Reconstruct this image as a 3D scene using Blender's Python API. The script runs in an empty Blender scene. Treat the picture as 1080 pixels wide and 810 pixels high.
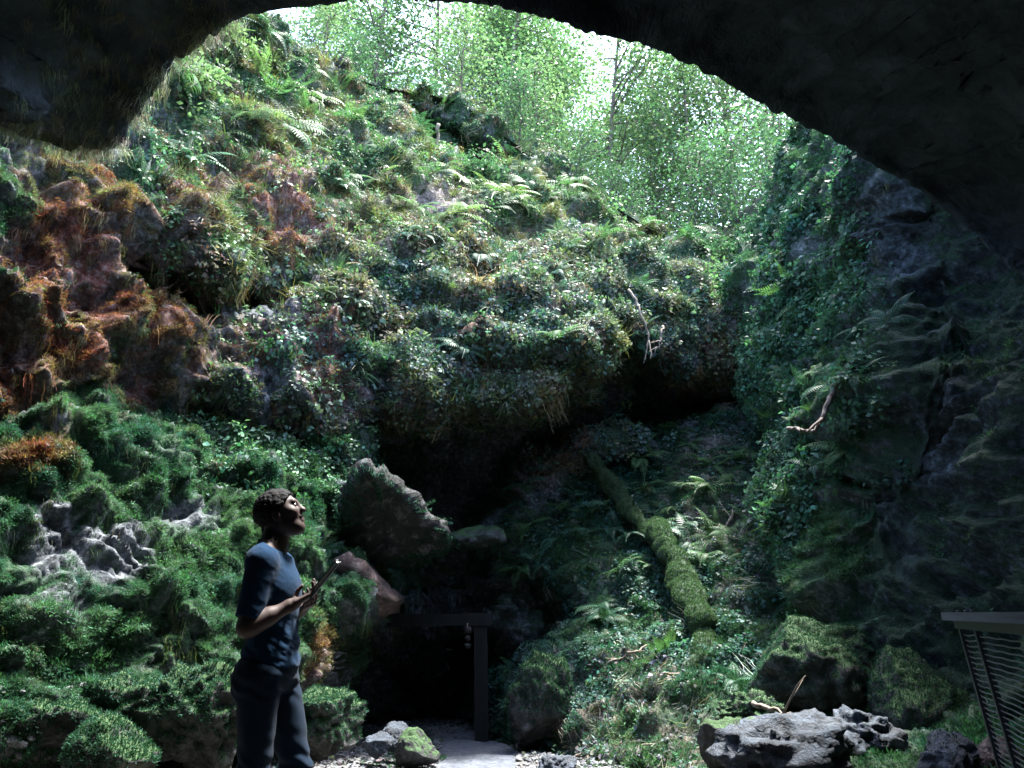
import bpy, bmesh, math, random
import numpy as np
from mathutils import Vector, Matrix, Euler

R = math.radians
rng = np.random.default_rng(7)
random.seed(7)
S = bpy.context.scene
COL = S.collection

# ------------------------------------------------------------------ camera, sky, sun, exposure
PITCH = R(16.5)
F = 816.0
EYE = np.array([0.0, 0.0, 1.55])
cam = bpy.data.cameras.new('camera')
cam.sensor_fit = 'HORIZONTAL'; cam.sensor_width = 36.0; cam.lens = 36.0 * F / 1080.0
cam.clip_start = 0.05; cam.clip_end = 500
camo = bpy.data.objects.new('camera', cam); COL.objects.link(camo)
camo.location = EYE; camo.rotation_euler = (R(90) + PITCH, 0, 0)
S.camera = camo

SUN_EL, SUN_AZ = R(71), R(44)            # azimuth measured from +Y towards +X
W = bpy.data.worlds.new('World'); S.world = W; W.use_nodes = True
nt = W.node_tree; nt.nodes.clear()
sky = nt.nodes.new('ShaderNodeTexSky'); sky.sky_type = 'NISHITA'; sky.sun_disc = False
sky.sun_elevation = SUN_EL; sky.sun_rotation = SUN_AZ; sky.dust_density = 2.0; sky.air_density = 1.0
bg = nt.nodes.new('ShaderNodeBackground'); bg.inputs['Strength'].default_value = 0.15
wo = nt.nodes.new('ShaderNodeOutputWorld')
nt.links.new(sky.outputs[0], bg.inputs[0]); nt.links.new(bg.outputs[0], wo.inputs[0])
sl = bpy.data.lights.new('sun', 'SUN'); sl.energy = 2.9; sl.angle = R(8); sl.color = (1.0, 0.98, 0.93)
so = bpy.data.objects.new('sun', sl); COL.objects.link(so)
sd_ = Vector((math.sin(SUN_AZ) * math.cos(SUN_EL), math.cos(SUN_AZ) * math.cos(SUN_EL), math.sin(SUN_EL)))
so.rotation_euler = sd_.to_track_quat('Z', 'Y').to_euler()
so.location = (10, 15, 30)
S.view_settings.view_transform = 'Standard'; S.view_settings.look = 'None'
S.view_settings.exposure = 3.3; S.view_settings.gamma = 1.0
S.view_settings.use_curve_mapping = False
S.cycles.max_bounces = 7; S.cycles.diffuse_bounces = 4; S.cycles.transmission_bounces = 4; S.cycles.caustics_reflective = False; S.cycles.caustics_refractive = False

# ------------------------------------------------------------------ helpers
def P(px, py, Y):
    """world point at depth Y seen at photo pixel (px, py)"""
    px = np.asarray(px, float); py = np.asarray(py, float); Y = np.asarray(Y, float)
    v = 405.0 - py; c, s = math.cos(PITCH), math.sin(PITCH)
    dx = px - 540.0; dy = F * c - v * s; dz = F * s + v * c
    t = Y / dy
    return np.stack([EYE[0] + t * dx, EYE[1] + t * dy + 0 * px, EYE[2] + t * dz], -1)

def project(p):
    p = np.asarray(p, float) - EYE
    c, s = math.cos(PITCH), math.sin(PITCH)
    f = p[..., 1] * c + p[..., 2] * s; u = -p[..., 1] * s + p[..., 2] * c
    return 540 + F * p[..., 0] / f, 405 - F * u / f

def tag(o, label=None, cat=None, group=None, kind=None):
    if label: o['label'] = label
    if cat: o['category'] = cat
    if group: o['group'] = group
    if kind: o['kind'] = kind
    return o

def empty(name, loc, rz=0):
    o = bpy.data.objects.new(name, None); COL.objects.link(o)
    o.location = loc; o.rotation_euler = (0, 0, rz); o.empty_display_size = 0.1
    return o

def mesh_np(name, verts, faces, smooth=True):
    """faces: int array (n,3|4)"""
    me = bpy.data.meshes.new(name)
    verts = np.ascontiguousarray(verts, np.float32); faces = np.ascontiguousarray(faces, np.int32)
    n, k = faces.shape
    me.vertices.add(len(verts)); me.vertices.foreach_set('co', verts.ravel())
    me.loops.add(n * k); me.loops.foreach_set('vertex_index', faces.ravel())
    me.polygons.add(n); me.polygons.foreach_set('loop_start', np.arange(0, n * k, k, dtype=np.int32))
    me.polygons.foreach_set('use_smooth', np.full(n, smooth))
    me.update(calc_edges=True); me.validate()
    return me

def link(name, me, mat=None, parent=None):
    o = bpy.data.objects.new(name, me); COL.objects.link(o)
    if mat and len(me.materials) == 0: me.materials.append(mat)
    if parent: o.parent = parent
    return o

def obj_np(name, verts, faces, mat, parent=None, smooth=True):
    return link(name, mesh_np(name, verts, faces, smooth), mat, parent)

def attr(me, name, data):
    data = np.asarray(data, np.float32)
    if data.ndim == 1:
        a = me.attributes.new(name, 'FLOAT', 'POINT'); a.data.foreach_set('value', data)
    else:
        if data.shape[1] == 3: data = np.concatenate([data, np.ones((len(data), 1), np.float32)], 1)
        a = me.attributes.new(name, 'FLOAT_COLOR', 'POINT'); a.data.foreach_set('color', np.ascontiguousarray(data).ravel())

# gradient noise
_perm = rng.permutation(256).astype(np.int64); _perm = np.concatenate([_perm, _perm, _perm])
_g = rng.normal(size=(256, 3)); _g /= np.linalg.norm(_g, axis=1, keepdims=True)
def noise(p):
    p = np.asarray(p, float); i = np.floor(p).astype(np.int64); f = p - i; i &= 255
    u = f * f * f * (f * (f * 6 - 15) + 10)
    def gr(a, b, c):
        h = _perm[_perm[_perm[(i[..., 0] + a) & 255] + ((i[..., 1] + b) & 255)] + ((i[..., 2] + c) & 255)]
        g = _g[h]
        return g[..., 0] * (f[..., 0] - a) + g[..., 1] * (f[..., 1] - b) + g[..., 2] * (f[..., 2] - c)
    L = lambda a, b, t: a + t * (b - a)
    x00 = L(gr(0,0,0), gr(1,0,0), u[..., 0]); x10 = L(gr(0,1,0), gr(1,1,0), u[..., 0])
    x01 = L(gr(0,0,1), gr(1,0,1), u[..., 0]); x11 = L(gr(0,1,1), gr(1,1,1), u[..., 0])
    return L(L(x00, x10, u[..., 1]), L(x01, x11, u[..., 1]), u[..., 2]) * 1.6
def fbm(p, o=4, lac=2.1, g=0.5):
    s = 0; a = 1.0; q = np.asarray(p, float)
    for k in range(o):
        s = s + a * noise(q + 17.3 * k); q = q * lac; a *= g
    return s
def ridged(p, o=3):
    s = 0; a = 1.0; q = np.asarray(p, float)
    for k in range(o):
        s = s + a * (1 - 2 * np.abs(noise(q + 9.1 * k))); q = q * 2.1; a *= 0.5
    return s
def billow(p, o=3):
    s = 0; a = 1.0; q = np.asarray(p, float)
    for k in range(o):
        s = s + a * (2 * np.abs(noise(q + 5.7 * k)) - 0.5); q = q * 2.0; a *= 0.5
    return s
def sstep(a, b, x):
    t = np.clip((x - a) / (b - a), 0, 1); return t * t * (3 - 2 * t)

def sdpoly(poly, x, y):
    """signed distance, positive inside"""
    poly = np.asarray(poly, float); n = len(poly)
    d = np.full(x.shape, 1e9); ins = np.zeros(x.shape, bool)
    for i in range(n):
        a = poly[i]; b = poly[(i + 1) % n]; e = b - a
        wx = x - a[0]; wy = y - a[1]
        t = np.clip((wx * e[0] + wy * e[1]) / (e @ e + 1e-9), 0, 1)
        d = np.minimum(d, (wx - e[0] * t) ** 2 + (wy - e[1] * t) ** 2)
        c = (a[1] > y) != (b[1] > y)
        if abs(e[1]) > 1e-9: ins ^= c & (x < e[0] * (y - a[1]) / e[1] + a[0])
    d = np.sqrt(d)
    return np.where(ins, d, -d)

def rbf(pts, x, y, lam=1e-3):
    """thin plate spline through (px,py,value)"""
    pts = np.asarray(pts, float); c = pts[:, :2] / 300.0; n = len(c)
    def U(r2): return np.where(r2 > 1e-12, 0.5 * r2 * np.log(r2 + 1e-12), 0)
    r2 = ((c[:, None] - c[None]) ** 2).sum(-1)
    A = np.zeros((n + 3, n + 3)); A[:n, :n] = U(r2) + lam * np.eye(n)
    A[:n, n] = 1; A[:n, n + 1:] = c; A[n:, :n] = A[:n, n:].T
    w = np.linalg.solve(A, np.concatenate([pts[:, 2], np.zeros(3)]))
    out = w[n] + w[n + 1] * x / 300.0 + w[n + 2] * y / 300.0
    for i in range(n):
        out = out + w[i] * U((x / 300.0 - c[i, 0]) ** 2 + (y / 300.0 - c[i, 1]) ** 2)
    return out

def catmull(pts, n):
    pts = np.asarray(pts, float); m = len(pts)
    q = np.concatenate([2 * pts[:1] - pts[1:2], pts, 2 * pts[-1:] - pts[-2:-1]])
    t = np.linspace(0, m - 1, n); i = np.clip(t.astype(int), 0, m - 2); f = (t - i)
    f = f.reshape((-1,) + (1,) * (pts.ndim - 1))
    p0, p1, p2, p3 = q[i], q[i + 1], q[i + 2], q[i + 3]
    return 0.5 * (2 * p1 + (p2 - p0) * f + (2 * p0 - 5 * p1 + 4 * p2 - p3) * f ** 2 + (3 * p1 - p0 - 3 * p2 + p3) * f ** 3)

def grid_faces(nr, nc, mask=None):
    i = np.arange(nr * nc).reshape(nr, nc)
    q = np.stack([i[:-1, :-1], i[1:, :-1], i[1:, 1:], i[:-1, 1:]], -1)
    return q.reshape(-1, 4) if mask is None else q[mask]

def tube(pts, rad, seg=8, cap=True):
    """verts, quad faces of a tube along pts with radii"""
    pts = np.asarray(pts, float); n = len(pts); rad = np.broadcast_to(np.asarray(rad, float), (n,))
    t = np.gradient(pts, axis=0); t /= np.linalg.norm(t, axis=1, keepdims=True) + 1e-9
    ref = np.array([0.3, 0.2, 0.93]); 
    if abs(t[0] @ ref) > 0.9: ref = np.array([0.9, 0.3, 0.1])
    V = []; u = np.cross(t[0], ref); u /= np.linalg.norm(u)
    for k in range(n):
        u = u - t[k] * (u @ t[k]); u /= np.linalg.norm(u) + 1e-9; w = np.cross(t[k], u)
        a = np.linspace(0, 2 * math.pi, seg, endpoint=False)
        V.append(pts[k] + rad[k] * (np.cos(a)[:, None] * u + np.sin(a)[:, None] * w))
    V = np.concatenate(V); Fq = []
    for k in range(n - 1):
        for s in range(seg):
            s2 = (s + 1) % seg
            Fq.append([k * seg + s, k * seg + s2, (k + 1) * seg + s2, (k + 1) * seg + s])
    if cap:
        V = np.concatenate([V, pts[:1], pts[-1:]]); c0, c1 = n * seg, n * seg + 1
        for s in range(0, seg, 2):
            Fq.append([c0, (s + 2) % seg, s + 1, s]); b = (n - 1) * seg
            Fq.append([c1, b + s, b + s + 1, b + (s + 2) % seg])
    return V, np.array(Fq)

class MB:
    def __init__(s): s.v = []; s.f = []; s.n = 0
    def add(s, v, f):
        s.v.append(np.asarray(v, float)); s.f.append(np.asarray(f) + s.n); s.n += len(v)
    def box(s, c, h, M=None):
        c = np.asarray(c, float); h = np.asarray(h, float)
        v = np.array([[x, y, z] for x in (-1, 1) for y in (-1, 1) for z in (-1, 1)], float) * h
        if M is not None: v = v @ np.asarray(M).T
        s.add(v + c, [[0,1,3,2],[4,6,7,5],[0,4,5,1],[2,3,7,6],[0,2,6,4],[1,5,7,3]])
    def build(s, name, mat, parent=None, smooth=True):
        return obj_np(name, np.concatenate(s.v), np.concatenate(s.f), mat, parent, smooth)

# ------------------------------------------------------------------ materials
def mat(name):
    m = bpy.data.materials.new(name); m.use_nodes = True
    n = m.node_tree.nodes; l = m.node_tree.links
    return m, n, l, n['Principled BSDF'], n['Material Output']
def ramp(n, stops):
    r = n.new('ShaderNodeValToRGB'); e = r.color_ramp.elements
    while len(e) < len(stops): e.new(0.5)
    for k, (p, c) in enumerate(stops):
        e[k].position = p; e[k].color = (*c, 1)
    return r
def mixc(n, l, fac, a, b, mode='MIX'):
    m = n.new('ShaderNodeMix'); m.data_type = 'RGBA'; m.blend_type = mode
    for sock, val in ((m.inputs['Factor'], fac), (m.inputs['A'], a), (m.inputs['B'], b)):
        if hasattr(val, 'links') or hasattr(val, 'is_linked'): l.new(val, sock)
        elif isinstance(val, (tuple, list)): sock.default_value = (*val, 1) if len(val) == 3 else val
        else: sock.default_value = val
    # RGBA sockets are the third set
    return m.outputs['Result']
def mixrgb(n, l, fac, a, b, mode='MIX'):
    m = n.new('ShaderNodeMixRGB'); m.blend_type = mode
    for k, val in enumerate((fac, a, b)):
        if isinstance(val, bpy.types.NodeSocket): l.new(val, m.inputs[k])
        elif isinstance(val, (tuple, list)): m.inputs[k].default_value = (*val, 1)
        else: m.inputs[k].default_value = val
    return m.outputs[0]
def tex_noise(n, l, scale, detail=6, rough=0.6, co=None, dist=0.0):
    t = n.new('ShaderNodeTexNoise'); t.inputs['Scale'].default_value = scale
    t.inputs['Detail'].default_value = detail; t.inputs['Roughness'].default_value = rough
    t.inputs['Distortion'].default_value = dist
    if co is not None: l.new(co, t.inputs['Vector'])
    return t

def terrain_material():
    m, n, l, b, o = mat('mossy_rock')
    geo = n.new('ShaderNodeNewGeometry'); co = geo.outputs['Position']
    def at(k):
        a = n.new('ShaderNodeAttribute'); a.attribute_name = k; return a.outputs['Fac']
    n1 = tex_noise(n, l, 2.2, 8, 0.65, co, 0.6); n2 = tex_noise(n, l, 14, 8, 0.7, co); n3 = tex_noise(n, l, 60, 4, 0.6, co)
    vo = n.new('ShaderNodeTexVoronoi'); vo.inputs['Scale'].default_value = 7; l.new(co, vo.inputs['Vector'])
    rock = ramp(n, [(0.32, (0.022, 0.027, 0.032)), (0.48, (0.095, 0.11, 0.125)), (0.58, (0.22, 0.24, 0.265)), (0.70, (0.5, 0.53, 0.57))])
    l.new(n2.outputs['Fac'], rock.inputs[0])
    rk = mixrgb(n, l, 0.6, rock.outputs[0], n1.outputs['Fac'], 'MULTIPLY')
    mo = ramp(n, [(0.3, (0.010, 0.028, 0.016)), (0.5, (0.026, 0.06, 0.032)), (0.7, (0.06, 0.105, 0.045))])
    l.new(n3.outputs['Fac'], mo.inputs[0])
    re = ramp(n, [(0.3, (0.035, 0.014, 0.011)), (0.46, (0.12, 0.038, 0.030)), (0.56, (0.19, 0.10, 0.08)), (0.68, (0.30, 0.27, 0.27))])
    l.new(n2.outputs['Fac'], re.inputs[0])
    li = ramp(n, [(0.35, (0.035, 0.03, 0.024)), (0.55, (0.13, 0.11, 0.085)), (0.72, (0.36, 0.33, 0.29))])
    l.new(n2.outputs['Fac'], li.inputs[0])
    pa = ramp(n, [(0.35, (0.055, 0.063, 0.08)), (0.6, (0.13, 0.145, 0.17))]); l.new(n2.outputs['Fac'], pa.inputs[0])
    c = mixrgb(n, l, at('moss'), rk, mo.outputs[0])
    c = mixrgb(n, l, at('red'), c, re.outputs[0])
    c = mixrgb(n, l, at('litter'), c, li.outputs[0])
    c = mixrgb(n, l, at('path'), c, pa.outputs[0])
    c = mixrgb(n, l, at('wall_shade'), c, mixrgb(n, l, 1.0, c, (0.42, 0.49, 0.57), 'MULTIPLY'))  # cave wall shade painted in: base colour multiplied down under this mask
    l.new(c, b.inputs['Base Color']); b.inputs['Roughness'].default_value = 0.82
    b.inputs['Specular IOR Level'].default_value = 0.25
    bm = n.new('ShaderNodeBump'); bm.inputs['Strength'].default_value = 0.9; bm.inputs['Distance'].default_value = 0.06
    mx = n.new('ShaderNodeMath'); mx.operation = 'ADD'; l.new(n2.outputs['Fac'], mx.inputs[0]); l.new(vo.outputs['Distance'], mx.inputs[1])
    l.new(mx.outputs[0], bm.inputs['Height'])
    b2 = n.new('ShaderNodeBump'); b2.inputs['Strength'].default_value = 0.7; b2.inputs['Distance'].default_value = 0.015
    l.new(n3.outputs['Fac'], b2.inputs['Height']); l.new(bm.outputs[0], b2.inputs['Normal']); l.new(b2.outputs[0], b.inputs['Normal'])
    return m

def rock_material(name, stops, scale=9, rough=0.75, bump=0.05, top=None):
    m, n, l, b, o = mat(name)
    geo = n.new('ShaderNodeNewGeometry'); co = geo.outputs['Position']
    n1 = tex_noise(n, l, scale, 9, 0.68, co, 0.5); n2 = tex_noise(n, l, scale * 5, 5, 0.6, co)
    r = ramp(n, stops); l.new(n1.outputs['Fac'], r.inputs[0])
    c = mixrgb(n, l, 0.45, r.outputs[0], n2.outputs['Fac'], 'OVERLAY')
    if top is not None:                                  # moss growing on the parts that face up
        s = n.new('ShaderNodeSeparateXYZ'); l.new(geo.outputs['Normal'], s.inputs[0])
        mm = n.new('ShaderNodeMath'); mm.operation = 'MULTIPLY_ADD'; l.new(n1.outputs['Fac'], mm.inputs[0])
        mm.inputs[1].default_value = 2.2; mm.inputs[2].default_value = -1.25
        ad = n.new('ShaderNodeMath'); ad.operation = 'ADD'; l.new(s.outputs['Z'], ad.inputs[0]); l.new(mm.outputs[0], ad.inputs[1])
        cl = n.new('ShaderNodeMapRange'); cl.inputs[1].default_value = top; cl.inputs[2].default_value = top + 0.25
        l.new(ad.outputs[0], cl.inputs[0])
        c = mixrgb(n, l, cl.outputs[0], c, (0.035, 0.075, 0.025))
    l.new(c, b.inputs['Base Color']); b.inputs['Roughness'].default_value = rough; b.inputs['Specular IOR Level'].default_value = 0.3
    bm = n.new('ShaderNodeBump'); bm.inputs['Strength'].default_value = 1.0; bm.inputs['Distance'].default_value = bump
    mx = n.new('ShaderNodeMath'); mx.operation = 'MULTIPLY_ADD'; l.new(n2.outputs['Fac'], mx.inputs[0]); mx.inputs[1].default_value = 0.35
    l.new(n1.outputs['Fac'], mx.inputs[2]); l.new(mx.outputs[0], bm.inputs['Height']); l.new(bm.outputs[0], b.inputs['Normal'])
    return m

def leaf_material(name, color=None, rough=0.5, trans=0.35, var=0.5, instancer=False):
    """leaf: reflects and lets light through; colour from the tint attribute or fixed, varied from leaf to leaf"""
    m, n, l, b, o = mat(name)
    if color is None:
        a = n.new('ShaderNodeAttribute'); a.attribute_name = 'tint'; a.attribute_type = 'INSTANCER' if instancer else 'GEOMETRY'
        base = a.outputs['Color']
    else:
        rgb = n.new('ShaderNodeRGB'); rgb.outputs[0].default_value = (*color, 1); base = rgb.outputs[0]
    geo = n.new('ShaderNodeNewGeometry')
    hsv = n.new('ShaderNodeHueSaturation'); l.new(base, hsv.inputs['Color'])
    mr = n.new('ShaderNodeMapRange'); l.new(geo.outputs['Random Per Island'], mr.inputs[0])
    mr.inputs[3].default_value = 1 - var; mr.inputs[4].default_value = 1 + var; l.new(mr.outputs[0], hsv.inputs['Value'])
    mh = n.new('ShaderNodeMapRange'); mh.inputs[3].default_value = 0.47; mh.inputs[4].default_value = 0.53
    l.new(geo.outputs['Random Per Island'], mh.inputs[0]); l.new(mh.outputs[0], hsv.inputs['Hue'])
    l.new(hsv.outputs[0], b.inputs['Base Color']); b.inputs['Roughness'].default_value = rough
    b.inputs['Specular IOR Level'].default_value = 0.15
    if trans > 0:
        t = n.new('ShaderNodeBsdfTranslucent')
        tc = mixrgb(n, l, 1.0, hsv.outputs[0], (1.15, 1.45, 0.85), 'MULTIPLY'); l.new(tc, t.inputs[0])
        mix = n.new('ShaderNodeMixShader'); mix.inputs[0].default_value = trans
        l.new(b.outputs[0], mix.inputs[1]); l.new(t.outputs[0], mix.inputs[2]); l.new(mix.outputs[0], o.inputs[0])
    return m

def plain(name, color, rough=0.8, scale=20, var=0.35, bump=0.01, metal=0.0, stretch=None, spec=0.3):
    m, n, l, b, o = mat(name)
    tc = n.new('ShaderNodeTexCoord'); co = tc.outputs['Object']
    if stretch:
        mp = n.new('ShaderNodeMapping'); mp.inputs['Scale'].default_value = stretch; l.new(co, mp.inputs[0]); co = mp.outputs[0]
    t = tex_noise(n, l, scale, 7, 0.65, co)
    r = ramp(n, [(0.3, tuple(c * (1 - var) for c in color)), (0.7, tuple(min(1, c * (1 + var)) for c in color))])
    l.new(t.outputs['Fac'], r.inputs[0]); l.new(r.outputs[0], b.inputs['Base Color'])
    b.inputs['Roughness'].default_value = rough; b.inputs['Metallic'].default_value = metal; b.inputs['Specular IOR Level'].default_value = spec
    if bump:
        bm = n.new('ShaderNodeBump'); bm.inputs['Strength'].default_value = 0.8; bm.inputs['Distance'].default_value = bump
        l.new(t.outputs['Fac'], bm.inputs['Height']); l.new(bm.outputs[0], b.inputs['Normal'])
    return m

M_TER = terrain_material()
M_CAVE = rock_material('dark_cave_rock', [(0.3, (0.014, 0.02, 0.025)), (0.5, (0.035, 0.048, 0.058)), (0.7, (0.085, 0.11, 0.13))], 1.6, 0.7, 0.18)
M_GREY = rock_material('grey_limestone', [(0.3, (0.018, 0.02, 0.026)), (0.46, (0.030, 0.038, 0.05)), (0.56, (0.042, 0.056, 0.078)), (0.70, (0.11, 0.135, 0.175))], 7, 0.65, 0.06, 0.95)
M_MROCK = rock_material('moss_topped_rock', [(0.3, (0.015, 0.017, 0.018)), (0.5, (0.04, 0.042, 0.042)), (0.68, (0.12, 0.125, 0.13))], 8, 0.8, 0.05, 0.2)
M_BROWN = rock_material('brown_slab_rock', [(0.3, (0.025, 0.018, 0.016)), (0.5, (0.075, 0.05, 0.045)), (0.7, (0.2, 0.165, 0.155))], 8, 0.8, 0.04)
M_TUFT = leaf_material('moss_tuft', None, 0.8, 0.25, 0.45, True)
M_LEAFI = leaf_material('ground_leaf', None, 0.5, 0.3, 0.5, True)
M_LITTER = leaf_material('dead_leaf', None, 0.8, 0.1, 0.4, True)
M_FERN = [leaf_material('fern_frond', (0.06, 0.12, 0.05), 0.5, 0.4, 0.3), leaf_material('yellow_fern_frond', (0.10, 0.15, 0.06), 0.5, 0.4, 0.3),
          leaf_material('dark_fern_frond', (0.038, 0.095, 0.058), 0.45, 0.35, 0.3), leaf_material('dead_fern_frond', (0.15, 0.095, 0.07), 0.7, 0.2, 0.35)]
M_BARK = plain('tree_bark', (0.12, 0.10, 0.085), 0.9, 12, 0.5, 0.02, stretch=(1, 1, 0.2))
M_TWIG = plain('dead_twig', (0.2, 0.165, 0.13), 0.9, 30, 0.5, 0.004)
M_TLEAF = [leaf_material('tree_leaf', (0.07, 0.12, 0.065), 0.45, 0.5, 0.4), leaf_material('light_tree_leaf', (0.10, 0.145, 0.085), 0.45, 0.5, 0.4),
           leaf_material('dark_tree_leaf', (0.045, 0.09, 0.055), 0.4, 0.45, 0.4)]
M_PALE = leaf_material('pale_leaf', (0.22, 0.28, 0.21), 0.6, 0.3, 0.3)
M_MOSSJ = leaf_material('cushion_moss', (0.024, 0.068, 0.042), 0.85, 0.25, 0.55)

# ------------------------------------------------------------------ terrain: depth of each ground surface
gx = np.concatenate([np.arange(-420, -20, 10), np.arange(-20, 1101, 2.8), np.arange(1110, 1420, 10)])
gy = np.concatenate([np.arange(-60, 832, 2.8), np.arange(836, 1200, 12)])
PX, PY = np.meshgrid(gx, gy)
q3 = np.stack([PX / 70, PY / 70, 0 * PX], -1)
wx = PX + 9 * fbm(q3, 4) + 0; wy = PY + 9 * fbm(q3 + 40, 4)

RIDGE = [(-500, -200), (200, -200), (225, -40), (262, 12), (330, 62), (400, 92), (480, 108), (540, 150), (600, 186), (660, 226), (700, 248), (760, 258),
         (815, 235), (850, 150), (900, 60), (1500, 60)]
base_poly = RIDGE + [(1500, 1300), (-500, 1300)]
B = rbf([(-300,100,6.2),(-300,400,5.6),(-300,800,5),(0,180,7.4),(0,300,7.2),(0,420,7.0),(100,200,8.6),(100,300,8.0),(80,400,7.6),(170,100,11),(170,180,10),
         (200,60,12),(260,20,14),(250,150,11.6),(330,60,15.5),(330,150,13.3),(400,95,16.5),(480,115,17.5),(540,155,17.5),(600,190,17.5),
         (660,230,17.5),(700,255,17.2),(760,265,16.6),(820,230,14.5),(300,220,11.0),(290,300,10.3),(400,200,13.2),(400,300,11.2),(400,400,10.3),
         (500,200,15),(500,300,12),(500,400,10.5),(520,435,10.5),(600,300,12.8),(600,390,11.1),(650,330,11.8),(690,350,12.6),(720,300,14.4),
         (800,330,13.6),(150,420,8.4),(250,400,9.4),(330,400,9.9),(320,470,10.2),(450,480,11),(450,560,11.6),(560,480,12),(650,450,13),(750,420,13.6),
         (450,700,12),(540,780,12),(700,700,12),(900,300,13),(1100,300,12),(1100,800,9),(300,800,10)], PX, PY)
def dent(poly, amt, wdt, top=None):
    s = sdpoly(poly, wx, wy)
    return amt * sstep(-wdt * 0.3, wdt, s)
B = B + dent([(122,226),(170,256),(225,290),(255,305),(300,288),(345,312),(318,332),(262,330),(215,352),(150,345),(118,280)], 4.0, 10)
B = B + dent([(205,395),(250,430),(330,440),(400,470),(440,560),(380,560),(340,500),(250,470),(215,450)], 1.7, 16)
B = B + dent([(385,418),(440,424),(520,424),(580,410),(622,392),(640,345),(660,330),(690,372),(760,392),(835,380),(850,470),(780,460),(640,470),(560,480),(545,560),(520,650),(360,660),(350,560),(410,520)], 2.1, 18)
B = B + dent([(430,110),(520,150),(560,175),(540,190),(450,165),(420,140)], 2.4, 14)         # dark hollow under the ridge
B = B + dent([(368,652),(380,648),(500,648),(512,655),(560,690),(552,800),(360,800),(362,700)], 6.0, 16)       # tunnel mouth
B = B + dent([(640,225),(690,245),(720,290),(690,300),(650,260)], 0.8, 14)
B = B - dent([(118,188),(150,193),(200,230),(256,288),(252,300),(215,284),(165,250),(122,224)], 0.5, 10)      # hanging ledge

def layer(poly, pts, rw=26, ra=0.45, rp=0.09):
    s = sdpoly(poly, wx, wy)
    d = rbf(pts, PX, PY)
    d = d + ra * np.clip(1 - s / rw, 0, 1) ** 2
    return np.maximum(d, 4.2) + np.where(s < 0, -s * rp, 0)
MOUND_ = 0
MOUND = [(-500,430),(-60,436),(0,440),(40,415),(80,398),(130,396),(200,436),(262,468),(300,470),(340,452),(385,455),(396,480),(380,520),(345,545),(352,585),
         (386,640),(352,655),(348,712),(325,738),(250,742),(170,752),(90,775),(0,800),(-120,840),(-500,1000)]
Lm = layer(MOUND, [(-300,450,5.6),(-300,750,4.4),(0,450,6.7),(0,600,6.0),(0,750,5.6),(120,410,7.9),(120,500,7.2),(120,600,6.7),(120,740,6.3),
                   (250,480,8.9),(250,600,7.6),(250,720,7.0),(380,470,10),(330,560,8.6),(330,650,8.0),(378,640,8.4),(350,720,7.9),(100,1000,5.6)])
SLOPE = [(556,1300),(545,806),(520,775),(532,735),(560,700),(592,690),(602,650),(575,615),(545,590),(520,575),(505,556),(530,520),(548,474),(610,455),(700,442),(800,428),(900,420),(1500,500),(1500,1300)]
Ls = layer(SLOPE, [(540,780,10.6),(600,760,9.8),(700,785,7.9),(850,790,6.4),(1000,800,5.4),(560,590,12.0),(620,650,10.9),(620,470,13.3),(700,450,14.0),
                   (800,440,13.2),(700,560,11.9),(700,660,10.2),(800,560,11.2),(800,680,8.9),(860,700,8.2),(950,760,6.6),(540,480,12.9),(570,700,10.6),(1200,800,4.6),(700,1000,5)], 30, 0.4)
WALL = [(800,330),(786,300),(812,262),(835,215),(852,170),(880,120),(1000,60),(1500,60),(1500,770),(1000,745),(930,730),(862,650),(858,560),(832,520),(838,440),(806,400)]
Lw = layer(WALL, [(800,300,12.4),(830,220,12),(800,390,12.2),(880,150,9.8),(930,200,8.4),(938,330,8.1),(902,430,8.3),(872,560,8.5),(852,650,8.4),(840,430,10.6),
                  (860,300,10.3),(985,230,8.2),(1000,330,8.0),(1080,300,7.2),(1080,500,6.6),(1000,500,7.8),(930,560,8.3),(930,700,7.6),(1000,650,7.2),(1080,700,6.2),(1300,400,5.5)], 22, 0.4)
# sloping floor of the pit: z = Z0 - K*Y
Z0, KS = 0.57, 0.0576
v_ = 405 - PY; slope_ = (F * math.sin(PITCH) + v_ * math.cos(PITCH)) / (F * math.cos(PITCH) - v_ * math.sin(PITCH))
den = -KS - slope_
Lg = np.where(den > 0.03, (EYE[2] - Z0) / np.maximum(den, 0.03), 40.0)
Lg = Lg - 0.4 * sstep(440, 330, PX) * sstep(2, 6, Lg)
Lg = np.maximum(Lg, 2.0)
allL = np.stack([B, Lm, Ls, Lw, Lg])
which = allL.argmin(0); D = allL.min(0)
POS = P(PX, PY, D)
def grid_normals(pos):
    a = np.gradient(pos, axis=1); b = np.gradient(pos, axis=0)
    n = np.cross(b, a); n /= np.linalg.norm(n, axis=-1, keepdims=True) + 1e-9
    tocam = EYE - pos
    s = np.sign((n * tocam).sum(-1, keepdims=True)); s[s == 0] = 1
    return n * s
NRM = grid_normals(POS)
def soft(k, r=12):
    return (which == k).astype(float)
isM, isS, isW, isG, isB = [soft(k) for k in (1, 2, 3, 4, 0)]
def blur(a, k=4):
    for _ in range(k):
        a = (a + np.roll(a, 1, 0) + np.roll(a, -1, 0) + np.roll(a, 1, 1) + np.roll(a, -1, 1)) / 5
    return a
wM, wS, wW, wG, wB = [blur(a, 8) for a in (isM, isS, isW, isG, isB)]
q = POS
big = fbm(q * 0.55 + 3, 3); ro = ridged(q * np.array([0.9, 0.9, 1.5]), 4); bl = billow(q * 1.5, 3); fine = fbm(q * 4.5, 4)
strat = ridged(np.stack([q[..., 0] * 0.7, q[..., 1] * 0.7, q[..., 2] * 3.2], -1) + 8, 3)
warp3 = q + 0.5 * np.stack([fbm(q * 0.9 + 3 * k, 3) for k in range(3)], -1)
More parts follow.
